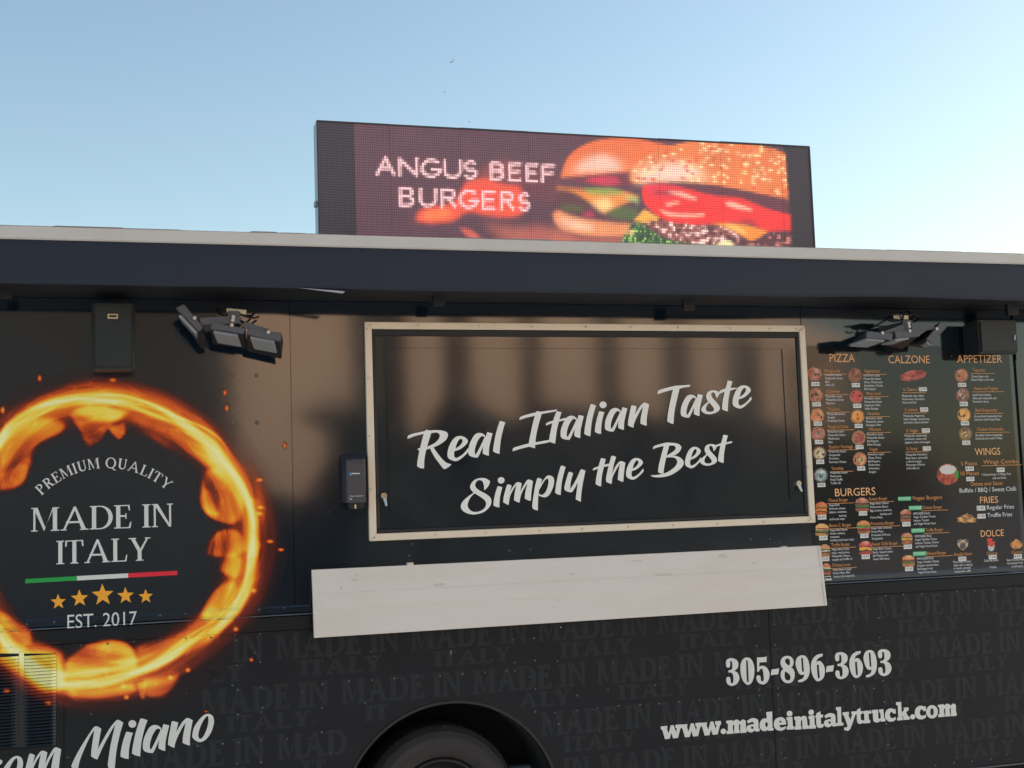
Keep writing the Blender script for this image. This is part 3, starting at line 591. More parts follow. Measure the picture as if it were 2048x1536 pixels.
gk.box(hx0 + g0, hx1 - g0, -.014, -.0062, hz1 - g1 - .012, hz1 - g0, bev=.003).box(hx0 + g0, hx1 - g0, -.014, -.0062, hz0 + g0, hz0 + g1, bev=.003)
gk.box(hx0 + g0, hx0 + g1, -.0136, -.0062, hz0 + g1, hz1 - g1 - .012, bev=.003).box(hx1 - g1, hx1 - g0, -.0136, -.0062, hz0 + g1, hz1 - g1 - .012, bev=.003)
gk.build('gasket', M['black'], hatch)
A = P(770, 688, .01); B = P(1570, 690, .01); C_ = P(784, 1033, .01)
mx0, mx1, mz1, mz0 = A.x, B.x, A.z, C_.z
md = MB(); e = .018
for a, b, c, d in ((mx0, mx1, mz1 - e, mz1), (mx0, mx1, mz0, mz0 + e), (mx0, mx0 + e, mz0 + e, mz1 - e), (mx1 - e, mx1, mz0 + e, mz1 - e)): md.box(a, b, -.0092 if c == mz0 else -.0112, -.0058, c, d, bev=.0016 if c == mz0 else .0024, seg=2)
md.build('panel_moulding', M['hatch'], hatch)
scr = MB().cyl((0, -.0012, 0), .0042, .003, n=10).sphere((0, -.0026, 0), .0034, (1, .5, 1), 8).build('screw', M['steel'], hatch); scr_me = scr.data; first = [scr]
Zt3, Zt4 = xf(600, 620, 3.2), xf(1100, 620, 3.2)
sp_ = [Zt3(p) for p in ((448,97),(428,120),(757,97),(1145,103),(1482,107),(1828,107),(1807,1402),(1535,1412),(1190,1425),(868,1438),(477,1458),(437,437),(443,808),(452,1148))] + \
      [Zt4(p) for p in ((228,107),(517,110),(818,112),(1155,118),(1403,119),(1577,122),(1600,128),(1612,437),(1632,715),(1648,1005),(1655,1348),(1667,1335),(1367,1357),(1072,1367),(788,1377),(500,1388),(207,1400))]
for k, (a, b) in enumerate(sp_):
    p = P(a, b, .022); p.x = min(max(p.x, hx0 + .007), hx1 - .007); p.z = min(max(p.z, hz0 + .007), hz1 - .007)
    o = scr if k == 0 else link('screw', scr_me, hatch); o.location = p
for (a, b), (c, d) in (((768, 992), (772, 1010)), ((1597, 967), (1603, 981))):
    p = P(a, b, .02); q = P(c, d, .03)
    la = MB().cyl((p.x, -.015, p.z), .013, .018, n=20).cyl((p.x, -.026, p.z), .009, .006, n=20).build('latch', M['chrome'], hatch, smooth=True)
    MB().hull([(p.x - .008, -.026, p.z - .006), (p.x + .008, -.026, p.z - .006), (q.x - .005, -.036, q.z - .004), (q.x + .005, -.036, q.z - .004), (p.x - .008, -.020, p.z - .006), (p.x + .008, -.020, p.z - .006), (q.x - .005, -.030, q.z - .004), (q.x + .005, -.030, q.z - .004)], bev=.0015).build('latch_handle', M['chrome'], truck).parent = hatch
HD = .0098
L = Sheet(HD); put(L, g_R, Z1); put(L, g_e, Z1); put(L, g_a, Z1); put(L, g_l, Z1)
put(L, g_I, Z2); put(L, g_t, Z2); put(L, g_a, Z2, (930, 305, 1288, 690)); put(L, g_l, Z2, (1293, 140, 1475, 635)); put(L, g_i, Z3); L.poly([mapc([circ(285, 545, 78, 74)], Z3)[0]]); put(L, g_a, Z3, (325, 595, 820, 1135)); put(L, g_n, Z3)
put(L, g_T, Z4); put(L, g_a, Z4, (570, 445, 985, 890)); put(L, g_s, Z4); put(L, g_ts, Z4)
L.poly([mapc([[(1300,440),(1285,400),(1330,370),(1420,345),(1500,335),(1635,330),(1600,350),(1500,380),(1400,400)]], Z4)[0]]); put(L, g_e, Z4, (1535, 285, 1890, 718))
L.build('script_lettering', M['white'], hatch, 'white brush script reading Real Italian Taste')
L = Sheet(HD); put(L, g_S, Z5); put(L, g_i, Z5, (635, 310, 768, 620)); L.poly([mapc([circ(748, 224, 50, 47)], Z5)[0]]); put(L, g_m, Z5); put(L, g_p, Z5); put(L, g_l, Z5, (1537, 10, 1692, 440)); put(L, g_y, Z5)
put(L, g_th, Z6); put(L, g_e, Z6, (525, 358, 750, 636)); put(L, g_B, Z6); put(L, g_e, Z6, (1280, 215, 1490, 490)); put(L, g_s, Z6, (1475, 180, 1690, 458)); put(L, g_ts, Z6, (1703, 60, 1830, 422))
L.poly([mapc([[(1675,215),(1680,190),(1740,170),(1885,143),(1880,165),(1800,185),(1740,198)]], Z6)[0]])
L.build('script_lettering', M['white'], hatch, 'white brush script reading Simply the Best')

# ------------------------------------------------------------------ folded-down serving shelf
A, B, C_, E_ = P(624, 1138, .03), P(1640, 1093, .03), P(628, 1276, .062), P(1655, 1211, .062)
sx0, sx1, sz1, sz0 = (A.x + C_.x) / 2, (B.x + E_.x) / 2, (A.z + B.z) / 2, (C_.z + E_.z) / 2
lv = [(0, .030), (.36, .0425), (.365, .0440), (.60, .0515), (.605, .0500), (.985, .0620), (1.0, .0600)]
v = []; f = []
for x in (sx0, sx1):
    for t, d in lv: v.append((x, -d, sz1 + (sz0 - sz1) * t))
    v.append((x, -.045, sz0 + .001)); v.append((x, -.012, sz1))
n = len(lv) + 2; f = [(i, i + 1, n + i + 1, n + i) for i in range(n - 1)] + [(n - 1, 0, n, 2 * n - 1), tuple(range(n)), tuple(range(2 * n - 1, n - 1, -1))]
shelf = mk('fold_down_shelf', v, f, M['shelf'], truck)
MB().hull([(sx1 - .012, -.031, sz1 - .002), (sx1 - .006, -.031, sz1 - .002), (sx1 - .012, -.0632, sz0 + .004), (sx1 - .006, -.0632, sz0 + .004), (sx1 - .012, -.033, sz1 - .002), (sx1 - .006, -.0334, sz1 - .002), (sx1 - .012, -.0650, sz0 + .004), (sx1 - .006, -.0650, sz0 + .004)]).build('end_lip', M['shelf'], truck).parent = shelf
for px, py in ((820, 1129), (1568, 1096)):
    p = P(px, py, .02); MB().box(p.x - .013, p.x + .013, -.028, .0, p.z - .01, p.z + .008, bev=.002).build('hinge', M['frame'], truck).parent = shelf
st = Sheet(0); r_ = random.Random(5)
def on_shelf(x, z):
    t = (sz1 - z) / (sz1 - sz0)
    for (t0, d0), (t1, d1) in zip(lv[:-1], lv[1:]):
        if t <= t1: return d0 + (d1 - d0) * (t - t0) / (t1 - t0)
    return .06
for px, py, a, b in ((710,1160,7,2.4),(714,1151,2,3),(683,1177,3,5),(634,1201,1.6,2),(642,1211,1.2,1.4),(1145,1149,5,2.6),(1108,1214,2.6,2),(1118,1200,3,1.6),(1328,1149,22,1.8),(1278,1122,14,1.6),(1450,1112,12,4),(1488,1174,2,1.6),(880,1170,16,3),(1375,1140,2,1.2),(1120,1254,1.4,1.2),(1510,1126,6,2)):
    c = [(px + a * math.cos(t) * r_.uniform(.6, 1.2), py + b * math.sin(t) * r_.uniform(.6, 1.2) - .05 * a * math.cos(t)) for t in [2 * math.pi * k / 9 for k in range(9)]]
    c3 = []
    for q in smooth(c, 2): w3 = P(q[0], q[1], .05); c3.append(w3)
    b0 = len(st.v)
    for w3 in c3: st.v.append((w3.x, -(on_shelf(w3.x, w3.z) + .0006), w3.z))
    st.f.append(tuple(range(b0 + len(c3) - 1, b0 - 1, -1)))
M['stain'] = mat('grease_stain', (0.56, 0.50, 0.46), 0.45, alpha=False)
o = st.build('stains', M['stain'], shelf); o["kind"] = "stuff"
# ------------------------------------------------------------------ lettering on the lower side
LP = -.0030; LD = .0046
L = Sheet(-.0028)
for g, f, b in ((d_3, Z9, None), (d_0, Z9, None), (d_5, Z9, None), (d_h, Z9, None), (d_8, Z9, None), (d_9, Z9, None), (d_6, Z10, None), (d_h, Z10, (535, 512, 695, 665)), (d_3, Z10, (718, 248, 995, 802)), (d_6, Z10, (1010, 225, 1288, 778)), (d_9, Z10, (1300, 205, 1575, 762)), (d_3, Z10, (1597, 187, 1872, 737))): put(L, g, f, b)
L.build('phone_lettering', M['milk'], truck, 'off-white condensed phone number on the lower side')
L = Sheet(-.0028)
for dx, dy in ((0, 0), (264, -24), (524, -47)): put(L, [[[(a + dx, b + dy) for a, b in s_w[0][0]]]], Z11)
def dot(f, x, y, r): L.poly([mapc([circ(x, y, r)], f)[0]])
dot(Z11, 903, 414, 36)
for g in (s_m, s_a, s_d, s_e, s_i, s_n): put(L, g, Z11)
dot(Z11, 1778, 180, 38)
put(L, s_i, Z12, (48, 335, 145, 512)); dot(Z12, 82, 295, 36); put(L, s_t, Z12); put(L, s_a, Z12, (250, 305, 418, 492)); put(L, s_l, Z12); put(L, s_y, Z12); put(L, s_t, Z12, (675, 235, 770, 448))
for g in (s_r, s_u, s_c, s_k): put(L, g, Z12)
dot(Z12, 1422, 355, 33); put(L, s_c, Z12, (1452, 210, 1600, 385)); L.poly([mapc([circ(1678, 288, 78, 88, 20)], Z12)[0], mapc([circ(1678, 288, 24, 48, 14)], Z12)[0]]); put(L, s_m, Z12, (1755, 178, 2005, 360))
L.build('web_address_lettering', M['milk'], truck, 'off-white slab web address under the phone number')
L = Sheet(-.0024); put(L, g_M, Z7); put(L, g_i, Z8, (335, 520, 540, 967)); L.poly([mapc([circ(530, 392, 64, 62)], Z8)[0]]); put(L, g_l, Z8, (522, 303, 778, 925)); put(L, g_a, Z8, (702, 393, 1135, 870)); put(L, g_n, Z8, (1113, 297, 1520, 782)); put(L, g_o, Z8)
put(L, g_m, Z7, (402, 775, 1003, 1316))
put(L, g_o, Z7, (20, 915, 378, 1390)); put(L, [[[(-60, 985), (0, 975), (45, 1000), (20, 1050), (-20, 1060), (-60, 1300), (-140, 1280), (-110, 1000)]]], Z7)
L.build('script_lettering', M['milk'], truck, 'off-white brush script reading from Milano, cut by the frame')

# faint repeated print: MADE IN / ITALY
B0 = P(1861, 1317); B1 = P(2043, 1317).x; C0 = P(1769, 1412); Bp = P(1651, 1328).x
wB = B1 - B0.x; hB = P(1861, 1273).z - B0.z; per = B0.x - Bp; rowdz = C0.z - B0.z; rowdx = C0.x - B0.x
IB = P(1898, 1343); IB1 = P(2019, 1343).x; ihB = P(1898, 1311).z - IB.z
def free(x0, x1, z0, z1):
    if z0 < Z_BOT + .005: return False
    q = P(206, 1085); qr = (P(545, 1060).x - q.x)
    if math.hypot((x0 + x1) / 2 - q.x, (z0 + z1) / 2 - q.z) < qr: return False
    cx = min(max(AX, x0), x1); cz = min(max(AZ, z0), z1)
    return math.hypot(cx - AX, cz - AZ) > AR + .01
VX0, VX1, VZ1, VZ0 = P(-75, 1320).x, P(112, 1320).x, P(112, 1307.5).z, P(112, 1492).z
L = Sheet(-.0037)
for row in range(-1, 3):
    for k in range(-9, 3):
        x = B0.x + k * per + (rowdx if row % 2 else 0); z = B0.z + row * rowdz
        if x < VX1 + .02 and z < VZ1 + .05: continue
        for word, xa, xb, zq, hh in (('MADE IN', x, x + wB, z, hB), ('ITALY', x + (IB.x - B0.x), x + (IB1 - B0.x), z - .010 - ihB * .86, ihB * .86)):
            if zq + hh > Z_SEAM - .006 or zq < Z_BOT + .004: continue
            gl = [roman(c, .27, .17, .13, .07) if c != ' ' else ([], .30) for c in word]; tot = sum(g[1] for g in gl) + .06 * (len(gl) - 1); kk = (xb - xa) / tot; xx = xa
            for g, w_ in gl:
                if free(xx, xx + w_ * kk, zq, zq + hh):
                    for poly in g: L.poly([[(xx + p[0] * kk, 0, zq + p[1] * hh) for p in c] for c in poly], sm=False, raw=True)
                xx += (w_ + .06) * kk
L.build('watermark_lettering', M['ghost'], truck, 'faint grey repeated capitals all over the lower side')

# ------------------------------------------------------------------ flame ring logo
fl = Pic(-120, 700, 640, 1450); heat = np.zeros((fl.h, fl.w)); za, zb = xf(0, 720, 3.413), xf(0, 1086, 3.413)
ringc = [(-86,1080),(-70,980),(-40,925),(0,884),(29,849),(88,817),(146,801),(205,798),(264,803),(322,822),(366,846),(410,878),(439,910),(469,951),(495,1001),(507,1051),(506,1101),(492,1159),(469,1209),(425,1256),(366,1297),(308,1329),(249,1350),(190,1361),(132,1364),(85,1352),(44,1317),(15,1288),(-20,1240),(-60,1170)]
rc = np.array(smooth(ringc, 8)); cen = np.array((212., 1082.)); nrm = rc - cen; nrm /= np.hypot(nrm[:, 0], nrm[:, 1])[:, None]; ncl = len(rc)
def per_noise(sg, seed):
    a = np.random.default_rng(seed).standard_normal(ncl); a = np.concatenate([a] * 3); k = np.exp(-.5 * (np.arange(-60, 61) / sg)**2); a = np.convolve(a, k / k.sum(), 'same')[ncl:2 * ncl]; return a / a.std()
def strand(off, wd, amp, var=None):
    q = rc + nrm * off[:, None]; out = np.zeros((fl.h, fl.w))
    pts = [tuple(p) for p in q]; n_ = len(pts)
    for i in range(n_):
        (xa, ya), (xb, yb) = pts[i], pts[(i + 1) % n_]; m_ = wd * 3.2 + 6
        i0, i1 = int(max(0, min(xa, xb) - m_ - fl.x0)), int(min(fl.w, max(xa, xb) + m_ - fl.x0)); j0, j1 = int(max(0, min(ya, yb) - m_ - fl.y0)), int(min(fl.h, max(ya, yb) + m_ - fl.y0))
        if i1 <= i0 or j1 <= j0: continue
        X, Y = fl.xx[j0:j1, i0:i1], fl.yy[j0:j1, i0:i1]; t = np.clip(((X - xa) * (xb - xa) + (Y - ya) * (yb - ya)) / ((xb - xa)**2 + (yb - ya)**2 + 1e-9), 0, 1)
        d = np.hypot(X - xa - t * (xb - xa), Y - ya - t * (yb - ya)); g_ = amp * (var[i] if var is not None else 1) * np.exp(-.5 * (d / wd)**2); out[j0:j1, i0:i1] = np.maximum(out[j0:j1, i0:i1], g_)
    return out
heat += strand(per_noise(6, 1) * 3, 24, .26) + strand(per_noise(7, 2) * 4, 12.5, .38, .85 + .25 * per_noise(5, 20))
for sd_ in range(13):
    vv = np.clip(.7 + .5 * per_noise(4, 60 + sd_), .05, 1.3); heat += strand(per_noise(6 + sd_ % 4, 30 + sd_) * (4.5 + sd_ % 5), 1.7 + .9 * (sd_ % 3), .30, vv)
pn_r, pn_t = np.hypot(fl.xx - 206, fl.yy - 1082), np.arctan2(fl.yy - 1082, fl.xx - 206)
def swirl(seed, sr_, st_, tw):                          # noise drawn out along the ring, like licking flames
    a = np.random.default_rng(seed).standard_normal((420, 1440)); a = np.concatenate([a, a, a], 1); a = gblur(a, 1.0); kx_ = np.fft.rfft2(a)
    fy_ = np.fft.fftfreq(a.shape[0])[:, None]; fx_ = np.fft.rfftfreq(a.shape[1])[None]; a = np.fft.irfft2(kx_ * np.exp(-2 * (np.pi**2) * ((fy_ * sr_)**2 + (fx_ * st_)**2)), a.shape)[:, 1440:2880]
    a = (a - a.mean()) / a.std(); i = np.clip(pn_r, 0, 419).astype(int); j = (((pn_t + tw * (pn_r - 288) / 100 + .05 * np.sin(pn_r / 17)) / (2 * np.pi) * 1440).astype(int)) % 1440; return a[i, j]
sw1, sw2, sw3 = swirl(1, 5, 26, .35), swirl(2, 3, 16, -.3), swirl(3, 9, 40, .6)
nf = noise2(fl.h, fl.w, 5, 11); nf2 = noise2(fl.h, fl.w, 16, 12)
def blob(z, pts, a, blur=3, inner=0.5):
    m_ = fl.mask([tuple(q) for q in smooth([z(p) for p in pts], 4)]); e_ = gblur(m_, blur); s_ = gblur(m_, blur * 4)
    return 1.04 * a * e_ * (inner + (1 - inner) * (1.45 - s_)) * np.clip(1 + .22 * nf2, .6, 1.5)
for z, pts, a, bl_ in (
    (za, [(480,370),(560,330),(700,320),(900,345),(830,400),(740,460),(700,540),(600,600),(560,520),(520,430)], .30, 3.5), (za, [(740,460),(850,430),(860,490),(815,555),(780,520)], .34, 3),
    (za, [(500,340),(600,310),(760,340),(860,350),(780,410),(620,410)], .30, 4),
    (za, [(0,560),(120,440),(300,400),(450,440),(400,500),(260,570),(200,680),(230,690),(190,760),(150,850),(60,890),(0,900)], .36, 5), (za, [(0,780),(60,760),(130,720),(190,720),(180,800),(110,860),(0,890)], .32, 3),
    (za, [(900,380),(1000,420),(1120,470),(1250,560),(1420,720),(1300,660),(1150,600),(1000,500)], .20, 6), (za, [(1150,480),(1300,540),(1430,660),(1560,800),(1400,720),(1250,600)], .26, 5),
    (za, [(1400,760),(1500,740),(1600,850),(1660,960),(1640,1090),(1560,1120),(1450,1080),(1380,1010),(1365,920)], .42, 3.5), (za, [(1395,880),(1450,900),(1470,990),(1500,1070),(1420,1050),(1370,960)], .30, 3),
    (za, [(1410,1330),(1430,1240),(1500,1170),(1580,1160),(1650,1200),(1690,1300),(1600,1340),(1480,1345)], .38, 3.5), 
    (za, [(1700,940),(1760,960),(1775,1080),(1740,1180)], .3, 3), (za, [(1720,1190),(1785,1260),(1750,1330),(1690,1360)], .3, 3),
    (zb, [(1500,190),(1530,110),(1590,70),(1660,110),(1650,200),(1600,250),(1560,215)], .34, 4), (zb, [(1370,520),(1420,400),(1500,300),(1600,260),(1640,330),(1560,470),(1460,540)], .32, 4), (zb, [(1380,480),(1450,440),(1520,470),(1490,520),(1410,525)], .22, 2),
    (zb, [(440,900),(470,800),(560,720),(680,680),(800,670),(880,700),(930,790),(935,860),(760,880),(560,900)], .42, 4), (zb, [(640,760),(720,690),(830,680),(910,740),(930,840),(780,830)], .22, 4),
    (zb, [(930,700),(1150,660),(1330,620),(1250,720),(1050,800),(940,820)], .22, 6), (zb, [(980,930),(1120,930),(1220,900),(1190,980),(1100,1050),(1000,1050)], .36, 4), (zb, [(450,1010),(700,1000),(900,960),(990,1070),(940,1010),(700,1050),(500,1050)], .34, 4), (zb, [(940,960),(1000,950),(985,1080),(965,1060)], .3, 2),
    (zb, [(0,470),(60,500),(150,560),(220,600),(200,700),(120,740),(60,720),(0,650)], .36, 4), (zb, [(0,690),(100,730),(300,750),(420,800),(420,1000),(300,1000),(200,920),(100,860),(0,800)], .55, 5), (zb, [(160,880),(330,850),(430,860),(440,960),(300,960)], .5, 4), (zb, [(100,700),(300,690),(430,740),(430,800),(200,780)], .25, 6)):
    heat += blob(z, pts, a, bl_)
rad = np.hypot(fl.xx - 206, (fl.yy - 1082) * 1.03); heat += .15 * np.exp(-.5 * ((rad - 294) / 44)**2)
env = np.clip(heat, 0, .9)
heat *= np.clip(1 + .16 * sw1 + .12 * sw3, .55, 1.5)
heat += .22 * env * np.clip(1 - np.abs(sw2) * 2.2, 0, 1)**2 + .20 * env * np.clip(1 - np.abs(sw1 - .3) * 2.4, 0, 1)**2      # bright filaments
for (x, y), a, b in [(za(p), 2.6, 4.5) for p in ((272,125),(20,345),(1537,225),(1550,330),(1945,585))] + [(za(p), 4, 2.2) for p in ((772,137),(1775,820),(1780,1008),(1845,1240),(1920,1297),(1770,1050))] + [(zb(p), 3, 2.6) for p in ((1733,327),(1612,590),(1718,800),(1285,870),(1165,920),(50,1005),(330,1090),(865,1055),(835,1200),(1410,1158),(845,980))]:
    heat += .62 * np.exp(-.5 * (((fl.xx - x) / a)**2 + ((fl.yy - y) / b)**2))
heat = np.where(heat > 1.1, 1.1 + (heat - 1.1) * .5, heat)
ks = np.array([0, .10, .22, .40, .60, .85, 1.15, 1.6]); kc = np.array([lin(c) for c in ((60,14,6),(96,26,10),(168,52,18),(222,82,22),(246,128,28),(255,186,40),(255,226,84),(255,250,176))])
fl.c = np.stack([np.interp(heat, ks, kc[:, i]) for i in range(3)], -1); alp = np.clip((heat - .02) / .42, 0, 1)**1.25
def flame_at(x, y):
    i = np.clip((np.asarray(y) - fl.y0).astype(int), 0, fl.h - 1); j = np.clip((np.asarray(x) - fl.x0).astype(int), 0, fl.w - 1); return fl.c[i, j], alp[i, j]
stp = 2.0; gx = np.arange(-110, 600, stp); gy = np.arange(735, 1432, stp); GX, GY = np.meshgrid(gx, gy); cc, al = flame_at(GX, GY); ny_, nx_ = GX.shape
base = np.array(P(0, 0)); keep = {}; v = []; cols = []; f = []
def vid(j, i):
    k = j * nx_ + i
    if k not in keep:
        p = P(gx[i], gy[j]); d_ = prof(p.z) + (.0008 if p.z > Z_RT + .003 or p.z < Z_RB - .004 else .0030); p = P(gx[i], gy[j], d_); keep[k] = len(v); v.append(p); cols.append((*cc[j, i], al[j, i]))
    return keep[k]
for j in range(ny_ - 1):
    for i in range(nx_ - 1):
        if al[j:j + 2, i:i + 2].max() < .025: continue
        if gx[i] < 112 and 1306 < gy[j] < 1494: continue
        f.append((vid(j, i), vid(j + 1, i), vid(j + 1, i + 1), vid(j, i + 1)))
mk('flame_ring_print', v, f, M['flame'], truck, cols=cols)["label"] = 'ring of orange and yellow flames printed round the logo'

# louvred vent at the lower left, the flames running over its slats
vent = MB().box(VX0, VX1, -.001, .0038, VZ0, VZ1).build('louvre_vent', M['void'], truck)
def slat(x0p, x1p, y0p):
    v = []; f = []; cols = []; N = 14; zt_ = P(x1p, y0p).z; pit = (VZ1 - VZ0) / 28.5
    for i in range(N + 1):
        u = i / N; xp = x0p + (x1p - x0p) * u; endc = min(1, min(u, 1 - u) * 9); X = P(xp, y0p).x
        for t, d in ((0, .002), (.18, .004), (.62, .0075), (.84, .009)):
            z = zt_ - pit * t; pyx = y0p + 6.45 * t; c_, a_ = flame_at(xp, y0p + (x1p - xp) * .05 + 6.45 * t); bc = np.array((.006, .008, .011)); v.append((X, -(d * endc + .0015), z)); cols.append((*(bc + (c_ - bc) * a_), 1))
    for i in range(N):
        for j in range(3): a = i * 4 + j; f.append((a, a + 1, a + 5, a + 4))
    return mk('slat', v, f, M['print'], vent, cols=cols)
for k in range(28):
    slat(-75, 38, 1308 + 6.5 * k + (112 - 38) * .055); slat(48, 112, 1308 + 6.5 * k)
for xa, xb in ((38, 48),):
    v = []; cols = []; f = []
    for j in range(60):
        y = 1306 + (1494 - 1306) * j / 59
        for x in (xa, xb):
            p = P(x, y, .003); c_, a_ = flame_at(x, y); bc = np.array((.005, .007, .010)); v.append(p); cols.append((*(bc + (c_ - bc) * a_), 1))
    for j in range(59): f.append((2 * j, 2 * j + 2, 2 * j + 3, 2 * j + 1))
    mk('centre_bar', v, f, M['print'], vent, cols=cols)

# logo lettering inside the ring
LG = .0020
L = Sheet(LG); z0_ = P(*za((213, 1172))).z; xa, xb = P(*za((213, 1172))).x, P(*za((1182, 1133))).x; caps(L, 'MADE IN', xa, z0_, xb, P(*za((213, 1010))).z - z0_, .155, .075, .045, .075, .05)
xa, xb = P(*za((385, 1395))).x, P(*za((1028, 1368))).x; z0_ = P(*za((385, 1395))).z; caps(L, 'ITALY', xa, z0_, xb, P(*za((385, 1235))).z - z0_, .155, .075, .045, .075, .05)
L.build('logo_lettering', M['milk'], truck, 'large white roman capitals inside the flame ring')
L = Sheet(LG); a, b, c = [np.array(za(p)) for p in ((285, 925), (725, 738), (1140, 892))]
Mx = np.array([[2 * (b[0] - a[0]), 2 * (b[1] - a[1])], [2 * (c[0] - a[0]), 2 * (c[1] - a[1])]]); oc = np.linalg.solve(Mx, np.array([b @ b - a @ a, c @ c - a @ a])); rr_ = np.hypot(*(a - oc)); t0 = math.atan2(a[1] - oc[1], a[0] - oc[0]); t1 = math.atan2(c[1] - oc[1], c[0] - oc[0])
gl = [roman(ch, .15, .075, .055, .07) if ch != ' ' else ([], .25) for ch in 'PREMIUM QUALITY']; tot = sum(g[1] for g in gl) + .10 * (len(gl) - 1); cur = 0; hpx = 21.0; arcw = (t1 - t0) * rr_; kx = arcw / tot
for g, w_ in gl:
    tm = t0 + (cur + w_ / 2) * kx / rr_; er = np.array((math.cos(tm), math.sin(tm))); et = np.array((-math.sin(tm), math.cos(tm)))
    for poly in g: L.poly([[tuple(oc + er * (rr_ + p[1] * hpx) + et * ((p[0] - w_ / 2) * kx)) for p in cc_] for cc_ in poly], sm=False)
    cur += w_ + .10
L.build('logo_lettering', M['milk'], truck, 'arched white capitals reading PREMIUM QUALITY')
for m_, q in (('green', [(172,1495),(526,1475),(526,1505),(172,1525)]), ('milk', [(526,1475),(874,1456),(874,1486),(526,1505)]), ('red', [(874,1456),(1211,1438),(1211,1468),(874,1486)])):
    L = Sheet(LG); L.poly([[za(p) for p in q]], sm=False); L.build('flag_stripe', M[m_], truck)
for x, y, r1 in ((398,402,55),(543,378,62),(701,355,78),(857,360,60),(995,365,52)):
    L = Sheet(LG); L.poly([[zb((x + (r1 if k % 2 == 0 else r1 * .42) * math.sin(math.pi * k / 5 - .04), y - (r1 if k % 2 == 0 else r1 * .42) * math.cos(math.pi * k / 5 - .04))) for k in range(10)]], sm=False); L.build('star', M['star'], truck)
L = Sheet(.0016, fn=prof); write(L, 'EST. 2017', *zb((460, 583)), zb((935, 555))[0], 27.5, res=4); L.build('logo_lettering', M['milk'], truck, 'white letters reading EST. 2017')

# ------------------------------------------------------------------ rivets and bolts
def dome(r, hgt, n=8):
    v = [(r * math.cos(2 * math.pi * k / n), 0, r * math.sin(2 * math.pi * k / n)) for k in range(n)] + [(r * .72 * math.cos(2 * math.pi * k / n), -hgt * .65, r * .72 * math.sin(2 * math.pi * k / n)) for k in range(n)] + [(0, -hgt, 0)]
    f = [(k, (k + 1) % n, n + (k + 1) % n, n + k) for k in range(n)] + [(n + k, n + (k + 1) % n, 2 * n) for k in range(n)]; return v, f
q4, q5, q6 = xf(580, 1060, 3.2274), xf(1000, 1060, 2.926), xf(1500, 1080, 3.369)
rv = [zb(p) for p in ((1607,627),(1775,620),(1610,665),(1615,837),(1777,815),(1620,1003),(1780,990),(1792,1125),(1783,1155),(1622,1173),(1625,1365),(1780,1348),(1616,1512),(1780,1498),(620,1170),(460,1466),(1348,1387),(1520,1372),(183,553),(370,540),(1090,495),(1265,483),(1770,455),(1937,442),(550,700),(915,673),(1090,663),(735,688),(1270,652),(1440,645))]
rv += [q4(p) for p in ((770,165),(784,90),(1416,132),(1552,125),(545,817),(1438,708),(1575,698),(1452,856),(1582,843),(1398,912),(1453,910),(1260,920),(1113,932),(970,942),(823,947),(674,960),(531,970),(382,978),(210,997),(207,1150),(205,1307),(1585,1025),(1582,1175))]
rv += [q5(p) for p in ((207,1066),(322,1070),(452,1057),(572,1043),(696,1030),(820,1024),(931,1018),(1050,1006),(1170,998),(1286,990),(1397,983),(1520,971),(1630,968),(1750,960),(1860,953),(1972,942),(1495,560),(1607,552),(1503,680),(1612,672),(1520,935),(1628,926),(1524,1054),(1637,1052),(907,908),(634,935),(1533,1315),(1650,1305),(1647,1183),(337,768),(1468,55),(1580,52),(1605,75),(1636,70))]
rv += [q6(p) for p in ((868,526),(877,658),(864,712),(900,948),(908,1092),(837,1001),(711,1010),(587,1018),(458,1029),(332,1040),(920,1240),(930,1380),(1287,686),(1735,1447),(1628,1480),(1500,1492),(1378,1503),(1253,1520),(1637,335),(1752,330),(1518,343),(1397,348),(1160,362),(1035,368),(915,376),(790,380),(662,388),(540,396),(782,238),(905,233),(1023,227))]
rv += [(1660 + 27 * k, 712 + 3 * math.sin(k * 2.1)) for k in range(14)]
dv, df = dome(.0052, .0032); v = []; f = []
for a, b in rv:
    p = P(a, b); b0 = len(v); y_ = -prof(p.z) + .0004; s_ = random.uniform(.85, 1.1)
    v += [(p.x + q[0] * s_, y_ + q[1] * s_, p.z + q[2] * s_) for q in dv]; f += [tuple(b0 + i for i in t) for t in df]
o = mk('rivets', v, f, M['rivet'], truck, smooth=True); o["kind"] = "stuff"
for a, b in ((466, 751), (513, 751), (466, 845), (514, 845)):
    p = P(a, b); MB().cyl((p.x, -.0015, p.z), .009, .003, n=16).cyl((p.x, -.0045, p.z), .0055, .005, n=6).build('bolt', M['rivet'], truck)

# chips, specks and scuffs in the vinyl
v = []; f = []; r_ = random.Random(21)
for k in range(150):
    a, b = r_.uniform(120, 2040), r_.choice([r_.uniform(1290, 1530), r_.uniform(1290, 1530), r_.uniform(700, 1200)])
    p = P(a, b)
    if not free(p.x - .01, p.x + .01, p.z - .01, p.z + .01) and p.z < Z_SEAM: continue
    if hx0 - .02 < p.x < hx1 + .02 and hz0 - .02 < p.z < hz1 + .02 or Z_SEAM - .01 < p.z < Z_RT + .01: continue
    s_ = r_.uniform(.0008, .0022) * (2.2 if r_.random() < .06 else 1); an = r_.uniform(0, 6.3); el = r_.choice([1, 1, 1.4, 3.2]); b0 = len(v); y_ = -prof(p.z) - .0009
    for t in range(6):
        q = 2 * math.pi * t / 6; rr2 = s_ * r_.uniform(.6, 1.2); x_, z_ = rr2 * el * math.cos(q), rr2 * math.sin(q); v.append((p.x + x_ * math.cos(an) - z_ * math.sin(an), y_, p.z + x_ * math.sin(an) + z_ * math.cos(an)))
    f.append(tuple(range(b0, b0 + 6)))
o = mk('paint_chips', v, f, mat('chipped_vinyl', (.13, .13, .135), .6), truck); o["kind"] = "stuff"

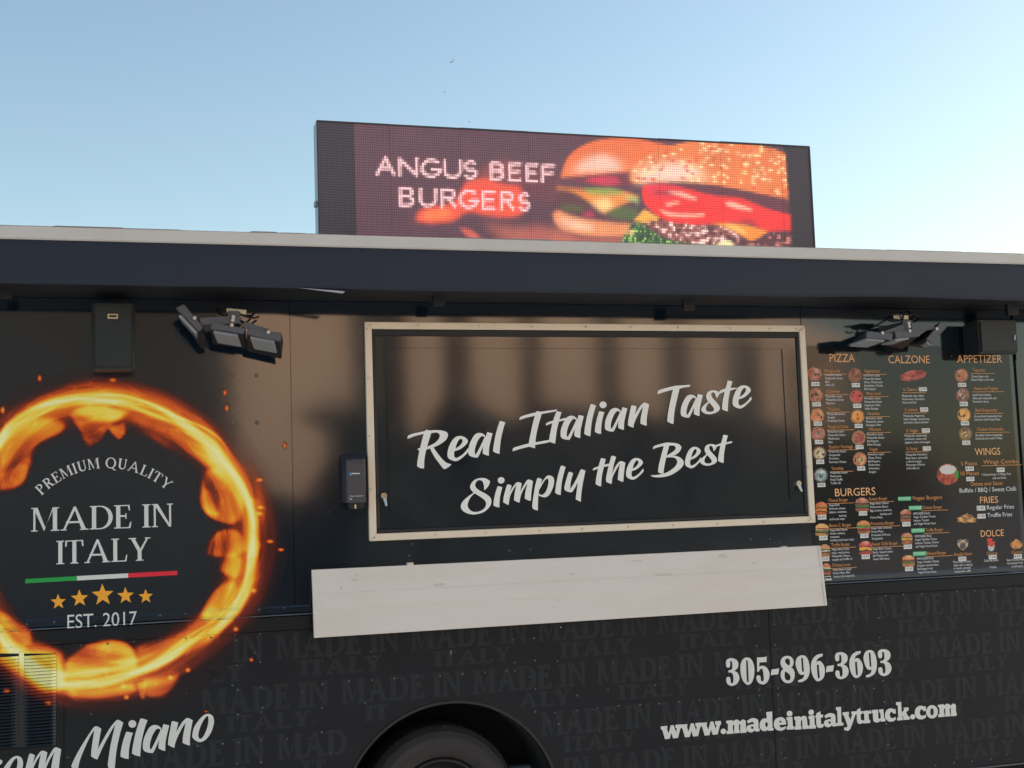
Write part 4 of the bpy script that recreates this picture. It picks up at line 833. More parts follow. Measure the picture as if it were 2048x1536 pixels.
# ------------------------------------------------------------------ menu
mx0_, mx1_ = P(1614, 900).x, P(2031, 900).x
menu = mk('menu_print', [(mx0_, -.0006, Z_RT + .0005), (mx1_, -.0006, Z_RT + .0005), (mx1_, -.0006, P(1800, 692).z), (mx0_, -.0006, P(1800, 692).z)], [(0, 1, 2, 3)], M['menu'], truck); menu["label"] = 'dark printed food menu to the right of the hatch'
K1, K2 = xf(1600, 690, 4.571), xf(1600, 960, 4.571); MD = .0013
def head(z, t, x0, y0, x1, h):
    s_ = Sheet(MD, fn=prof); a = z((x0, y0)); write(s_, t, a[0], a[1], z((x1, y0))[0], h / 4.571, res=3); s_.build('heading', M['orange'], menu, 'orange heading reading ' + t)
for a in ((K1,'PIZZA',270,155,500,75),(K1,'CALZONE',808,167,1185,72),(K1,'APPETIZER',1435,163,1848,72),(K1,'WINGS',1598,1008,1830,65),(K2,'BURGERS',320,150,690,72),(K2,'FRIES',1645,213,1810,60),(K2,'DOLCE',1652,520,1862,60)): head(*a)
names = Sheet(MD, fn=prof); desc = Sheet(MD, fn=prof); rules = Sheet(MD, fn=prof)
def item(z, t, x0, y0, x1, rule=True, h=29, sh=names):
    a = z((x0, y0)); write(sh, t, a[0], a[1], z((x1, y0))[0], h / 4.571)
    if rule:
        A = z((x0 - 14, y0 + 15)); B = P(*z((max(x1 + 55, x0 + 200), y0 + 15))).x; p = P(*A); rules.poly([[(p.x, 0, p.z), (B, 0, p.z), (B, 0, p.z - .0024), (p.x, 0, p.z - .0024)]], sm=False, raw=True)
def lines(z, x, y, pitch, *ls, h=21, dx=1.6):
    for k, t in enumerate(ls):
        ind = len(t) - len(t.lstrip()); a = z((x + dx * k + ind * 9, y + pitch * k)); write(desc, t.strip(), a[0], a[1], None, h / 4.571, cond=.82)
for t in (('Margherita',225,250,362),('Calabrese',240,438,362),('Tricolore',250,600,358),('Funghi & Cotto',258,762,440),('Quattro Formaggi',262,945,480),('Tartufata',285,1142,395),('Vegetariana',585,252,728),('Meat Lover',607,457,742),('Hawaiian',617,640,730),('Milanese',628,785,738),('Vegan',633,967,708),('IL Classico',945,420,1070),('IL Italiano',958,605,1075),('IL Veggie',970,795,1078),('IL Fancy',975,962,1072),('Tequeños',1577,243,1690),('Panzerotti Pugliesi',1590,412,1808),('Beef Empanadas',1603,610,1800),('Chicken Empanadas',1618,785,1858)): item(K1, *t)
for t, r in ((('5 Pieces',1470,1102,1617),0),(('10 Pieces',1467,1193,1635),0),(('Wings Combo',1675,1088,2000),1),(('Choose your Sauce:',1558,1288,1853),0)): item(K1, *t, rule=bool(r), h=37)
for t in (('Cheese Burger',258,200,438),('Bacon C. Burger',268,430,468),('Truffle Burger',285,607,455),('Cheese Lover',293,793,462),('Sunset Burger',630,187,800),('Prosciutto Burger',648,412,860),('Sweet Chilli Burger',658,600,893),('Cheese Burger',1120,265,1298),('Truffle Burger',1145,472,1308),('Blessed Burger',1160,685,1338)): item(K2, *t)
for t in (('Nutella Heart',1407,695,1570),('Churros',1707,685,1803),('Cannoli',1935,675,2030)): item(K2, *t, rule=False, h=30)
item(K2, 'Vegan Burgers', 1025, 183, 1298, rule=False, h=36)
item(K1, 'Buffalo / BBQ / Sweet Chilli', 1458, 1350, 1975, rule=False, h=40, sh=desc); item(K2, 'Regular Fries', 1708, 270, 1955, rule=False, h=38, sh=desc); item(K2, 'Truffle Fries', 1712, 340, 1938, rule=False, h=38, sh=desc)
ps, mc = 'Pomodoro sauce', 'Mozzarella cheese'
lines(K1,228,283,31,ps,mc,'Basil','Olive Oil'); lines(K1,237,480,31,ps,mc,'Peperoni'); lines(K1,250,641,31,mc,'Arugula','Prosciutto Crudo'); lines(K1,253,802,32,ps,mc,'Mushrooms','Ham'); lines(K1,262,984,32,mc,'Gorgonzola','Provolone','Parmesan Cheese'); lines(K1,275,1178,32,mc,'Mushrooms','Fresh Truffle','Truffle Oil')
lines(K1,580,288,31,ps,mc,'Olives, Mushrooms','Artichokes, Onions','Bell Peppers'); lines(K1,588,498,31,ps,mc,'Pepperoni, Ham,','Italian Sausage'); lines(K1,602,680,31,ps,mc,'Pineapple, Ham'); lines(K1,610,827,31,ps,mc,'Bell Peppers','Italian Sausage'); lines(K1,620,1010,32,ps,'Olives, Onion,','Bell Peppers,','Mushrooms,','Artichokes,','Arugula')
lines(K1,932,475,30,'Mozzarella, ham, olives','Mushrooms, Pomodoro','Sauce and basil'); lines(K1,945,658,30,'Mozzarella, Pepperoni,','Italian Sausage, mushrooms,','pomodoro sauce and basil'); lines(K1,955,840,30,'Mozzarella, mushrooms,','artichokes, onions, bell','peppers, olives and arugula'); lines(K1,967,1013,31,'Mozzarella, Pomodoro','Basil, Sauce, serve with','a side of arugula,','Prosciutto di Parma','and truffle oil.')
lines(K1,1562,297,30,'Cheese finger with','House Mayo on the side'); lines(K1,1577,467,30,'Small Fried Calzone','filled with mozzarella and','Pomodoro Sauce'); lines(K1,1592,662,30,'Ground beef empanadas fried','and serve with House Mayo'); lines(K1,1602,835,30,'Shredded chicken empanadas','fried and serve with H. Mayo'); lines(K1,1660,1195,31,'1 Cheese burger, 6 Wings, Fries','           and one Drink')
lines(K2,262,240,32,'Angus Beef','American cheese','Lettuce, tomatoes,','          ketchup','and house mayo'); lines(K2,272,468,31,'Angus Beef, Bacon','cheese, Lettuce,','tomatoes,','ketchup and house mayo'); lines(K2,288,645,31,'Angus Beef, house','mayo, mushrooms,','Mozzarella Cheese,','arugula and truffle oil'); lines(K2,298,830,31,'Angus Beef, arugula','House Mayo, Blue','cheese and mozzarella')
lines(K2,637,225,32,'Angus Beef, Cheese','Mushrooms, Bacon,','Egg, Lettuce, tomatoes,','          ketchup and','House Mayo,'); lines(K2,650,450,32,'Angus Beef, tomatoes','House Mayo,','Prosciutto di Parma,','Gorgonzola'); lines(K2,663,640,31,'Angus Beef, Cheese,','Bacon, Sauted onions','bell Peppers and','Sweet chilli Sauce')
iv = 'IMPOSSIBLE Beef,'; vc = 'Vegan Cheddar Cheese'
lines(K2,1035,318,31,iv,vc,'Lettuce, Tomato','and Vegan House Sauce'); lines(K2,1050,525,31,iv,vc,'Lettuce, Tomato, Onions','and Vegan House Sauce'); lines(K2,1068,730,31,iv,vc,'Arugula, sauted onions,','Bell peppers and','Vegan House Sauce')
lines(K2,1400,760,29,'Pizza made in heart','shape with a topping','of nutella, almonds','and powder suffle'); lines(K2,1683,748,29,'Dulce de Leche'); lines(K2,1732,806,29,'Nutella'); lines(K2,1888,742,29,'Sweet Ricotta filled','tube-shaped shell','    of puff pastry')
for o in (names.build('dish_names', M['amber'], menu), desc.build('dish_descriptions', M['text'], menu), rules.build('underlines', M['amber'], menu)): o['kind'] = 'stuff'
ink = Sheet(.0024); timp = Sheet(.0024)
def rect_on(z, x0, y0, x1, y1, name, m, d_=.0016):
    a = P(*z((x0, y0))); b = P(*z((x1, y1))); xx = P(*z((x1, y0))).x; ps_ = prof(a.z) ; pe = prof(b.z)
    return mk(name, [(a.x, -d_ - pe, b.z), (xx, -d_ - pe, b.z), (xx, -d_ - ps_, a.z), (a.x, -d_ - ps_, a.z)], [(0, 1, 2, 3)], m, menu)
s1 = ((100,338,175,375,'12.00'),(470,348,545,385,'15.99'),(110,525,188,560,'13.00'),(483,538,558,575,'15.99'),(123,702,198,737,'15.00'),(497,722,570,757,'14.99'),(133,870,208,905,'15.99'),(505,915,578,950,'15.99'),(145,1050,218,1087,'16.00'),(520,1110,593,1147,'15.00'),(157,1262,230,1297,'19.00'),(1083,387,1157,422,'12.99'),(1095,572,1168,608,'13.99'),(1110,763,1183,800,'13.99'),(1120,928,1193,964,'17.00'),(1442,347,1515,382,'6.99'),(1457,520,1530,558,'8.00'),(1468,698,1542,734,'9.00'),(1480,875,1553,912,'9.00'),(1510,1112,1585,1150,'8.99'),(1517,1207,1590,1243,'13.99'),(1795,1122,1867,1160,'15.99'))
s2 = ((160,320,237,360,'8.50'),(172,512,248,548,'14.99'),(200,703,265,740,'13.99'),(225,880,280,915,'12.00'),(535,287,610,323,'13.50'),(548,492,623,528,'15.00'),(560,683,635,720,'14.99'),(932,385,1007,422,'11.50'),(945,592,1020,628,'15.99'),(958,795,1032,830,'13.00'),(1613,237,1690,277,'5.00'),(1620,312,1693,350,'7.00'),(1445,703,1517,738,'10.00'),(1722,687,1795,723,'7.00'),(1952,680,2025,716,'8.00'))
for z, ss in ((K1, s1), (K2, s2)):
    for x0, y0, x1, y1, t in ss:
        rect_on(z, x0, y0, x1, y1, 'price_sticker', M['sticker']); a = z((x0 + 8, y1 - 8)); pz = prof(P(*a).z); ink.dep = .0024 + pz; write(ink, t, a[0], a[1], z((x1 - 8, y1))[0], (y1 - y0 - 15) / 4.571)
ink.build('price_digits', M['ink'], menu)
for x0, y0, x1, y1 in ((893,155,1013,187),(992,238,1112,272),(1015,445,1137,478),(1030,657,1152,690)):
    rect_on(K2, x0, y0, x1, y1, 'green_tag', M['mint']); a = K2((x0 + 7, y1 - 7)); write(timp, 'IMPOSSIBLE', a[0], a[1], K2((x1 - 7, y1))[0], (y1 - y0 - 13) / 4.571)
timp.build('tag_lettering', M['white'], menu)
# food pictures
def picture(z, cx, cy_, wd, hg_, fn, n=22, name='food_picture'):
    v = []; f = []; cols = []; idx = {}; d_ = .0011; r_ = np.random.default_rng(int(cx * 7 + cy_)); nz = noise2(n + 1, n + 1, 1.3, int(cx + cy_ * 3)); nz3 = noise2(n + 1, n + 1, 2.4, int(cx * 3 + cy_))
    for j in range(n):
        for i in range(n):
            u, w_ = (i + .5) / n * 2 - 1, 1 - (j + .5) / n * 2; c = fn(u, w_, nz[j, i], nz3[j, i])
            if c is None: continue
            q = []
            for a, b in ((i, j), (i, j + 1), (i + 1, j + 1), (i + 1, j)):
                if (a, b) not in idx:
                    p = P(*z((cx + (a / n - .5) * wd, cy_ + (b / n - .5) * hg_))); idx[(a, b)] = len(v); v.append((p.x, -d_ - prof(p.z), p.z))
                q.append(idx[(a, b)])
            f.append(tuple(q)); cols += [(*lin(tuple(np.clip(c, 0, 255))), 1)] * 4
    return mk(name, v, f, M['print'], menu, cols=cols, domain='CORNER')
def mixc(a, b, t): t = min(max(t, 0), 1); return tuple(x + (y - x) * t for x, y in zip(a, b))
def pizza(crust, sauce, top, dab):
    def fn(u, w_, a, b):
        r_ = math.hypot(u, w_)
        if r_ > 1: return None
        if r_ > .84: return mixc(crust, (90, 60, 45), .3 + .3 * a)
        c = mixc(sauce, top, .5 + .45 * b) if r_ < .78 else crust
        if r_ < .42 and a > .25: c = dab
        if a < -1.2: c = (60, 40, 35)
        return c
    return fn
cr_ = (176, 130, 96)
pz = [((133,265),cr_,(170,60,50),(200,150,130),(70,95,60)),((502,277),(150,100,70),(130,60,45),(170,120,90),(80,50,40)),((146,460),cr_,(165,60,45),(205,150,110),(60,60,50)),((513,472),(170,95,70),(190,50,50),(215,90,80),(200,70,70)),((157,645),(200,150,90),(215,110,80),(225,140,110),(60,120,60)),((524,655),(200,130,70),(220,130,60),(240,170,90),(230,150,80)),((166,812),cr_,(180,80,80),(205,140,130),(70,110,80)),((535,848),(190,140,90),(150,60,55),(195,120,100),(140,60,60)),((177,990),(120,85,65),(190,170,130),(215,200,165),(70,90,60)),((546,1045),(190,130,80),(190,100,70),(220,180,140),(60,120,60)),((189,1190),(110,110,115),(130,150,155),(185,200,205),(60,100,95)),
      ((1475,278),(150,95,65),(165,100,65),(215,170,140),(190,110,80)),((1487,457),(140,90,70),(120,75,60),(190,150,130),(215,190,175)),((1498,640),(200,150,90),(220,140,50),(235,190,130),(230,160,60)),((1510,812),(120,85,60),(190,150,70),(90,80,70),(215,180,110))]
for (cx, cy_), a, b, c, d in pz: picture(K1, cx, cy_, 126, 130, pizza(a, b, c, d))
def calz(u, w_, a, b):
    x = u * .93 + w_ * .36; y = -u * .36 + w_ * .93
    if (x / .98)**2 + (y / (.62 if y > 0 else .52))**2 > 1: return None
    return mixc(mixc((196, 100, 80), (150, 55, 45), .5 + .5 * b), (50, 32, 30), (a - .5) * 1.4)
picture(K1, 1035, 282, 260, 160, calz, 30)
def wings(u, w_, a, b):
    if u * u + w_ * w_ > 1: return None
    if (u / .75)**2 + ((w_ - .45) / .45)**2 < 1: return (205, 200, 195)
    if u > .6 and -.35 < w_ < .3: return (50, 140, 50)
    return mixc((190, 80, 50), (120, 40, 30), .5 + .6 * a)
picture(K1, 1350, 1182, 200, 190, wings, 26)
def burger(bun, l1, l2, l3, l4):
    def fn(u, w_, a, b):
        lim = 1 - .25 * max(0, w_ - .35)**2 * 6 if w_ > .35 else (.95 + .05 * a)
        if w_ > .2 and (u / 1.0)**2 + ((w_ - .2) / .8)**2 > 1: return None
        if w_ < -.75 and abs(u) > .88: return None
        if abs(u) > lim: return None
        if w_ > .28: return mixc(bun, (245, 205, 165), .25 + .2 * b + .3 * (w_ - .5) - .3 * abs(u))
        y = w_ + .06 * b
        if y > .1: return l1
        if y > -.12: return mixc(l2, (40, 30, 25), .2 * a)
        if y > -.34: return l3
        if y > -.55: return mixc(l4, (30, 20, 18), .3 + .2 * a)
        return mixc(bun, (110, 70, 45), .35 + .15 * b)
    return fn
bn = (205, 130, 80); gr_ = (60, 120, 50); ch_ = (225, 150, 50); bf = (90, 55, 40); tm = (190, 50, 45)
for cx, cy_, wd, hg_, a in ((194,260,110,118,((210,100,50),gr_,tm,ch_,bf)),(200,455,125,112,((220,165,100),(130,50,50),(200,150,110),gr_,bf)),(226,645,100,112,((200,140,90),gr_,(200,195,180),bf,(190,150,100))),(240,815,80,104,((205,115,75),(220,215,205),gr_,bf,(140,60,60))),(568,225,128,122,((170,95,75),bf,(110,60,50),gr_,bf)),(580,430,126,118,((205,130,70),gr_,(90,160,60),tm,bf)),(597,620,122,122,((190,60,60),(110,40,60),ch_,(230,180,70),bf)),(965,325,102,112,((180,95,70),(110,60,50),bf,(120,110,80),bf)),(975,535,102,102,((190,110,75),gr_,ch_,(210,150,80),bf)),(990,740,118,102,((215,140,90),(190,70,50),bf,gr_,(190,140,90)))): picture(K2, cx, cy_, wd, hg_, burger(*a))
picture(K2, 1524, 342, 184, 112, lambda u, w_, a, b: None if (w_ > .75 - abs(u) * .9 + .2 * a or w_ < -.95 + .25 * abs(u) or abs(u) > .98 + .1 * w_) else mixc((225, 175, 105), (130, 80, 45), .4 + .6 * a), 28)
def heart(u, w_, a, b):
    x, y = u * 1.15, w_ * 1.15 + .12; q = (x * x + y * y - .72)**3 - 1.1 * x * x * y**3
    if q > 0: return None
    return mixc((215, 195, 160), (170, 130, 90), .4 + .3 * b) if q > -.06 else mixc((60, 55, 55), (130, 130, 135), .3 + .4 * a)
picture(K2, 1487, 595, 116, 126, heart, 26)
picture(K2, 1747, 592, 78, 116, lambda u, w_, a, b: None if abs(u) > .62 + .38 * (w_ + 1) / 2 or (w_ > .6 and a > .5) or (w_ < -.8 and abs(u) > .4) else (mixc((225, 70, 55), (150, 40, 35), .3 + .5 * a) if w_ > -.35 + .3 * abs(u) else (190, 190, 190)), 20)
picture(K2, 1975, 590, 116, 100, lambda u, w_, a, b: None if (u * .8 + w_ * .3)**2 * 1.2 + (w_ * .95 - u * .35)**2 * 1.1 > .85 + .12 * a else mixc((215, 150, 85), (140, 80, 40), .35 + .5 * b), 22)
# ------------------------------------------------------------------ LED screen on the roof
LY = -.10                                             # its face stands 10 cm behind the side wall
A, B = P(632.7, 240.7, LY), P(1619, 294.2, LY); lx0, lx1, lz1 = A.x, B.x, (A.z + B.z) / 2; lz0 = ZS(1.01) - .06
led = empty('led_screen', ((lx0 + lx1) / 2, .15, Z_TOP)); tag(led, 'wide LED billboard on the roof showing an Angus beef burger advert', 'screen')
MB().box(lx0, lx1, .1005, .19, lz0, lz1, bev=.003).build('cabinet', M['cab'], led)
MB().box(lx0 + .0, lx1, .096, .1004, lz1 - .006, lz1 + .0005).box(lx0, lx1, .096, .1004, lz0 - .0005, lz0 + .006).box(lx0 - .0005, lx0 + .005, .096, .1004, lz0 + .006, lz1 - .006).box(lx1 - .005, lx1 + .0005, .096, .1004, lz0 + .006, lz1 - .006).build('bezel', M['cabd'], led)
for zz in (.33, .02):
    q = P(632, 405 if zz > .1 else 472, LY); MB().box(lx0 - .012, lx0 + .0, .12, .15, q.z - .012, q.z + .012, bev=.003).build('catch', M['cab'], led)
for t in (.12, .5, .88):
    x = lx0 + (lx1 - lx0) * t; MB().box(x - .025, x + .025, .12, .17, Z_TOP + .028, lz0 + .004).build('leg', M['cab'], led)
pic = Pic(622, 232, 1640, 520); za7, za8 = xf(620, 230, 3.938), xf(1100, 260, 3.657)
def pm(z, pts, col, a=1.0, blur=2.0, sm=True):
    q = [z(p) for p in pts]; pic.paint(pic.mask([tuple(p) for p in (smooth(q, 4) if sm else q)], blur), col, a)
nA, nB, nC = noise2(pic.h, pic.w, 3, 1), noise2(pic.h, pic.w, 1.6, 2), noise2(pic.h, pic.w, 9, 3)
act = [P_ for P_ in ((706, 230), (1563, 230), (1578, 530), (716, 530))]
pic.paint(pic.mask(act, 0), (80, 44, 54))
pm(za7, [(1350,430),(1500,370),(1640,400),(1660,520),(1300,520)], (150,62,50), .75, 7); pm(za7, [(1560,400),(1900,430),(2020,560),(1900,700),(1650,600)], (112,44,44), .6, 9)
pm(za7, [(830,830),(870,750),(1000,720),(1130,690),(1200,580),(1250,520),(1400,500),(1500,540),(1650,560),(1700,700),(1650,790),(1450,800),(1250,760),(1130,830),(950,850)], (250,82,40), .95, 4)
pm(za7, [(880,820),(900,760),(1050,740),(1120,760),(1060,820)], (255,126,60), .8, 4); pm(za7, [(1220,620),(1300,560),(1450,560),(1500,660),(1400,740),(1250,720)], (255,64,36), .8, 5)
pm(za7, [(1180,880),(1290,920),(1350,975),(1300,985),(1220,940)], (228,100,74), .8, 3); pm(za7, [(1360,850),(1600,890),(1800,880),(2060,900),(2060,1060),(1750,1040),(1500,960)], (190,96,78), .8, 8); pm(za7, [(1500,980),(2060,960),(2060,1100),(1500,1080)], (170,92,72), .7, 8)
# back burger
pm(za8, [(80,350),(100,270),(150,180),(250,110),(380,70),(600,62),(800,100),(900,120),(720,200),(600,290),(590,315),(300,335)], (238,108,40), 1, 2); pm(za8, [(100,330),(180,240),(300,190),(450,180),(560,230),(560,300),(300,325)], (250,150,100), .85, 7); pm(za8, [(180,300),(260,220),(380,185),(480,230),(520,300)], (255,212,190), .75, 6)
pm(za8, [(90,350),(300,328),(600,310),(680,400),(500,410),(200,380)], (112,36,46), .95, 3); pm(za8, [(250,370),(330,345),(480,345),(520,390),(400,405)], (214,44,70), .8, 3)
pm(za8, [(30,420),(250,440),(300,590),(480,660),(200,640),(60,590)], (86,38,40), .9, 5); pm(za8, [(40,410),(240,425),(250,450),(60,440)], (214,120,50), .7, 3); pm(za8, [(80,540),(240,560),(250,600),(90,590)], (76,104,36), .6, 4)
pm(za8, [(130,435),(350,455),(560,455),(650,490),(400,612),(250,500)], (244,142,48), .95, 3); pm(za8, [(300,520),(420,500),(470,560),(390,600)], (255,220,140), .9, 5); pm(za8, [(240,430),(450,425),(560,465),(420,480),(280,465)], (150,168,60), .8, 3); pm(za8, [(540,480),(640,490),(650,540),(570,510)], (170,200,110), .8, 3)
pm(za8, [(400,600),(520,560),(640,570),(640,660),(480,650)], (78,104,40), .8, 4); pm(za8, [(230,610),(300,590),(330,630),(260,645)], (190,36,80), .8, 3)
pm(za8, [(20,610),(60,590),(200,640),(400,670),(600,690),(600,780),(300,775),(100,735),(40,680)], (240,146,90), .98, 3); pm(za8, [(60,640),(200,670),(330,700),(300,740),(130,710)], (255,206,170), .8, 5); pm(za8, [(0,760),(300,790),(600,790),(600,870),(0,870)], (196,104,78), .8, 6)
# front burger
pm(za8, [(590,300),(650,230),(750,160),(900,110),(1100,82),(1400,100),(1600,130),(1720,170),(1745,520),(1500,460),(1200,405),(950,380),(650,390),(590,378)], (234,120,52), 1, 1.5)
pm(za8, [(600,290),(760,240),(950,230),(1150,290),(1160,380),(900,375),(620,385)], (252,196,150), .75, 8); pm(za8, [(640,330),(800,270),(1000,260),(1100,330),(900,370),(680,370)], (255,226,214), .6, 7)
bm_ = pic.mask([za8(p) for p in ((590,300),(650,230),(750,160),(900,110),(1100,82),(1400,100),(1600,130),(1720,170),(1745,480),(1500,440),(1200,390),(950,370),(650,380),(590,370))])
rs = random.Random(9)
for k in range(210):
    x, y = za8((rs.uniform(600, 1740), rs.uniform(85, 470)))
    if bm_[min(pic.h - 1, int(y - pic.y0)), min(pic.w - 1, int(x - pic.x0))] < .5: continue
    t = rs.random(); col = (255, 226, 160) if t < .62 else (214, 66, 30); d = np.exp(-.5 * (((pic.xx - x) / rs.uniform(2.0, 3.6))**2 + ((pic.yy - y) / rs.uniform(1.6, 2.4))**2)); pic.paint(d * bm_, col, .85)
pm(za8, [(690,395),(950,385),(1200,410),(1500,465),(1745,500),(1750,640),(1500,560),(1300,500),(1000,450)], (96,30,40), .95, 3)
pm(za8, [(680,405),(850,400),(1000,430),(1200,480),(1400,500),(1600,580),(1760,620),(1760,740),(1600,742),(1450,685),(1250,680),(1050,700),(880,680),(750,600),(680,510)], (248,36,22), 1, 2)
pm(za8, [(690,410),(830,405),(980,450),(900,500),(760,480)], (226,44,66), .8, 5); pm(za8, [(760,440),(900,450),(900,475),(780,470)], (150,24,36), .8, 3); pm(za8, [(900,540),(1200,520),(1260,590),(1000,600)], (226,26,12), .8, 8)
for q in ([(790,570),(860,600),(1000,615),(1130,610),(1130,630),(980,638),(850,622)], [(1280,530),(1340,530),(1470,575),(1480,595),(1400,580),(1300,555)], [(850,450),(960,455),(1080,500),(1060,512),(940,480)], [(840,540),(940,520),(950,535),(860,556)]): pm(za8, q, (255,190,160), .85, 2.2)
pm(za8, [(1380,640),(1500,670),(1520,700),(1420,680)], (120,24,30), .7, 3)
pm(za8, [(610,665),(690,580),(800,640),(770,690),(700,680)], (250,176,62), .95, 2); pm(za8, [(700,660),(850,672),(1100,705),(1260,700),(1400,780),(1350,850),(1180,850),(900,810),(780,740)], (150,84,70), .98, 3)
pt = pic.mask([za8(p) for p in ((700,660),(850,672),(1100,705),(1260,700),(1400,780),(1350,850),(1180,850),(900,810),(780,740))], 2); pic.paint(pt * np.clip(nA - .2, 0, 1), (255,214,204), .9); pic.paint(pt * np.clip(-nA - .5, 0, 1), (60,28,28), .9)
pm(za8, [(1180,682),(1300,680),(1450,700),(1600,742),(1480,812),(1400,770),(1280,712)], (252,142,34), 1, 2); pm(za8, [(1250,690),(1380,710),(1460,780),(1400,750)], (255,212,110), .8, 3)
pm(za8, [(1500,812),(1620,745),(1760,740),(1760,880),(1380,880),(1390,800)], (84,34,36), .98, 3); pt = pic.mask([za8(p) for p in ((1500,812),(1620,745),(1760,740),(1760,880),(1380,880))], 3); pic.paint(pt * np.clip(nA - .6, 0, 1), (220,130,110), .8)
lt = pic.mask([za8(p) for p in ((530,800),(600,680),(690,700),(780,770),(860,800),(1000,830),(1180,850),(1600,860),(1600,900),(540,880))], 2); pic.paint(lt, (40,92,40), .97); pic.paint(lt * np.clip(nB * .7, 0, 1), (150,205,90), .9); pic.paint(lt * np.clip(-nB * .8 - .2, 0, 1), (16,40,24), .9)
pm(za8, [(1190,870),(1250,820),(1320,810),(1360,870)], (250,240,170), .95, 2); pm(za8, [(550,740),(620,730),(600,770)], (250,190,130), .9, 2)
pic.c *= np.clip(1 + .05 * nC, .8, 1.2)[..., None]
# advert lettering
def ptsarc(cx, cy_, rx, ry, a0, a1, n=9): return [(cx + rx * math.cos(math.radians(a0 + (a1 - a0) * k / n)), cy_ + ry * math.sin(math.radians(a0 + (a1 - a0) * k / n))) for k in range(n + 1)]
LT = {'A': [[(0, 0), (.5, 1), (1, 0)], [(.18, .36), (.82, .36)]], 'N': [[(0, 0), (0, 1), (1, 0), (1, 1)]], 'G': [ptsarc(.55, .5, .55, .5, 50, 350, 14) + [(1, .42), (.6, .42)]], 'U': [[(0, 1), (0, .35)] + ptsarc(.5, .35, .5, .35, 180, 360, 8) + [(1, 1)]],
      'S': [ptsarc(.5, .74, .46, .26, 40, 250, 8) + ptsarc(.5, .26, .5, .26, 70, -140, 8)], 'B': [[(0, 0), (0, 1), (.5, 1)] + ptsarc(.5, .76, .42, .24, 90, -90, 6) + [(0, .52), (.5, .52)] + ptsarc(.5, .26, .5, .26, 90, -90, 6) + [(0, 0)]], 'E': [[(1, 1), (0, 1), (0, 0), (1, 0)], [(0, .52), (.85, .52)]], 'F': [[(1, 1), (0, 1), (0, 0)], [(0, .52), (.85, .52)]],
      'R': [[(0, 0), (0, 1), (.5, 1)] + ptsarc(.5, .75, .45, .25, 90, -90, 6) + [(0, .5)], [(.45, .5), (1, 0)]]}
word = [('A',520,670,330,475),('N',697,850,338,483),('G',872,1028,345,493),('U',1052,1195,352,500),('S',1208,1318,358,505),('B',1418,1530,370,515),('E',1562,1665,378,522),('E',1700,1795,384,530),('F',1822,1930,390,535),('B',703,822,565,722),('U',860,1000,578,725),('R',1030,1155,580,730),('G',1172,1320,588,738),('E',1352,1460,598,745),('R',1500,1610,602,748),('S',1640,1735,612,757)]
tm_ = np.zeros((pic.h, pic.w))
for c, x0, x1, y0, y1 in word:
    for pl in LT[c]: tm_ = np.maximum(tm_, pic.line([za7((x0 + 10 + p[0] * (x1 - x0 - 20), y1 - 10 - p[1] * (y1 - y0 - 20))) for p in pl], 5.8, 3.2))
pic.paint(gblur(tm_, 3.0), (240, 130, 120), .22); pic.paint(tm_, (250, 200, 200), .92)
NX, NZ = 240, 56
v = []; f = []; cols = []; uvs = []
xs = np.linspace(lx0 + .0045, lx1 - .0045, NX + 1); zs = np.linspace(lz0 + .0055, lz1 - .0055, NZ + 1)
def to_px(X, Y, Z):
    d = Vector((X, Y + D, Z - H)); k = d.dot(FW); return 1024 + FPX * d.dot(RT) / k, 768 - FPX * d.dot(UP) / k
for z in zs:
    for x in xs: v.append((x, .0995, z))
for j in range(NZ):
    for i in range(NX):
        a = j * (NX + 1) + i; f.append((a, a + 1, a + NX + 2, a + NX + 1)); px, py = to_px((xs[i] + xs[i + 1]) / 2, .0995, (zs[j] + zs[j + 1]) / 2); c = pic.at(px, py); cols += [(*c, 1)] * 4; uvs += [(i, j), (i + 1, j), (i + 1, j + 1), (i, j + 1)]
ml = bpy.data.materials.new('led_display'); ml.use_nodes = True; n_ = ml.node_tree.nodes; Lk = ml.node_tree.links; b = n_["Principled BSDF"]
b.inputs["Base Color"].default_value = (.045, .036, .044, 1); b.inputs["Roughness"].default_value = .6
at = n_.new("ShaderNodeVertexColor"); at.layer_name = "Col"; uv = n_.new("ShaderNodeUVMap"); sx = n_.new("ShaderNodeSeparateXYZ"); Lk.new(uv.outputs[0], sx.inputs[0])
def mth(op, a, b_=None, v1=None):
    q = n_.new("ShaderNodeMath"); q.operation = op
    Lk.new(a, q.inputs[0])
    if b_ is not None: Lk.new(b_, q.inputs[1])
    elif v1 is not None: q.inputs[1].default_value = v1
    return q.outputs[0]
def cell(o): return mth('ABSOLUTE', mth('SUBTRACT', mth('FRACT', o), v1=.5))
dx, dz = cell(sx.outputs[0]), cell(sx.outputs[1])
on = mth('MULTIPLY', mth('LESS_THAN', dx, v1=.40), mth('LESS_THAN', dz, v1=.40))      # the lit dot of each cell, dark mask round it
on2 = mth('ADD', mth('MULTIPLY', on, v1=.50), v1=.50)
em = n_.new("ShaderNodeMixRGB"); em.blend_type = 'MULTIPLY'; em.inputs[0].default_value = 1; Lk.new(at.outputs[0], em.inputs[1]); Lk.new(on2, em.inputs[2]); Lk.new(em.outputs[0], b.inputs["Emission Color"])
b.inputs["Emission Strength"].default_value = LEDK = 1.25 / 2**EXPO
bc = n_.new("ShaderNodeMixRGB"); bc.inputs[1].default_value = (.050, .040, .050, 1); bc.inputs[2].default_value = (.120, .098, .115, 1); Lk.new(on, bc.inputs[0]); Lk.new(bc.outputs[0], b.inputs["Base Color"])
mk('display', v, f, ml, led, cols=cols, domain='CORNER', uvs=uvs)

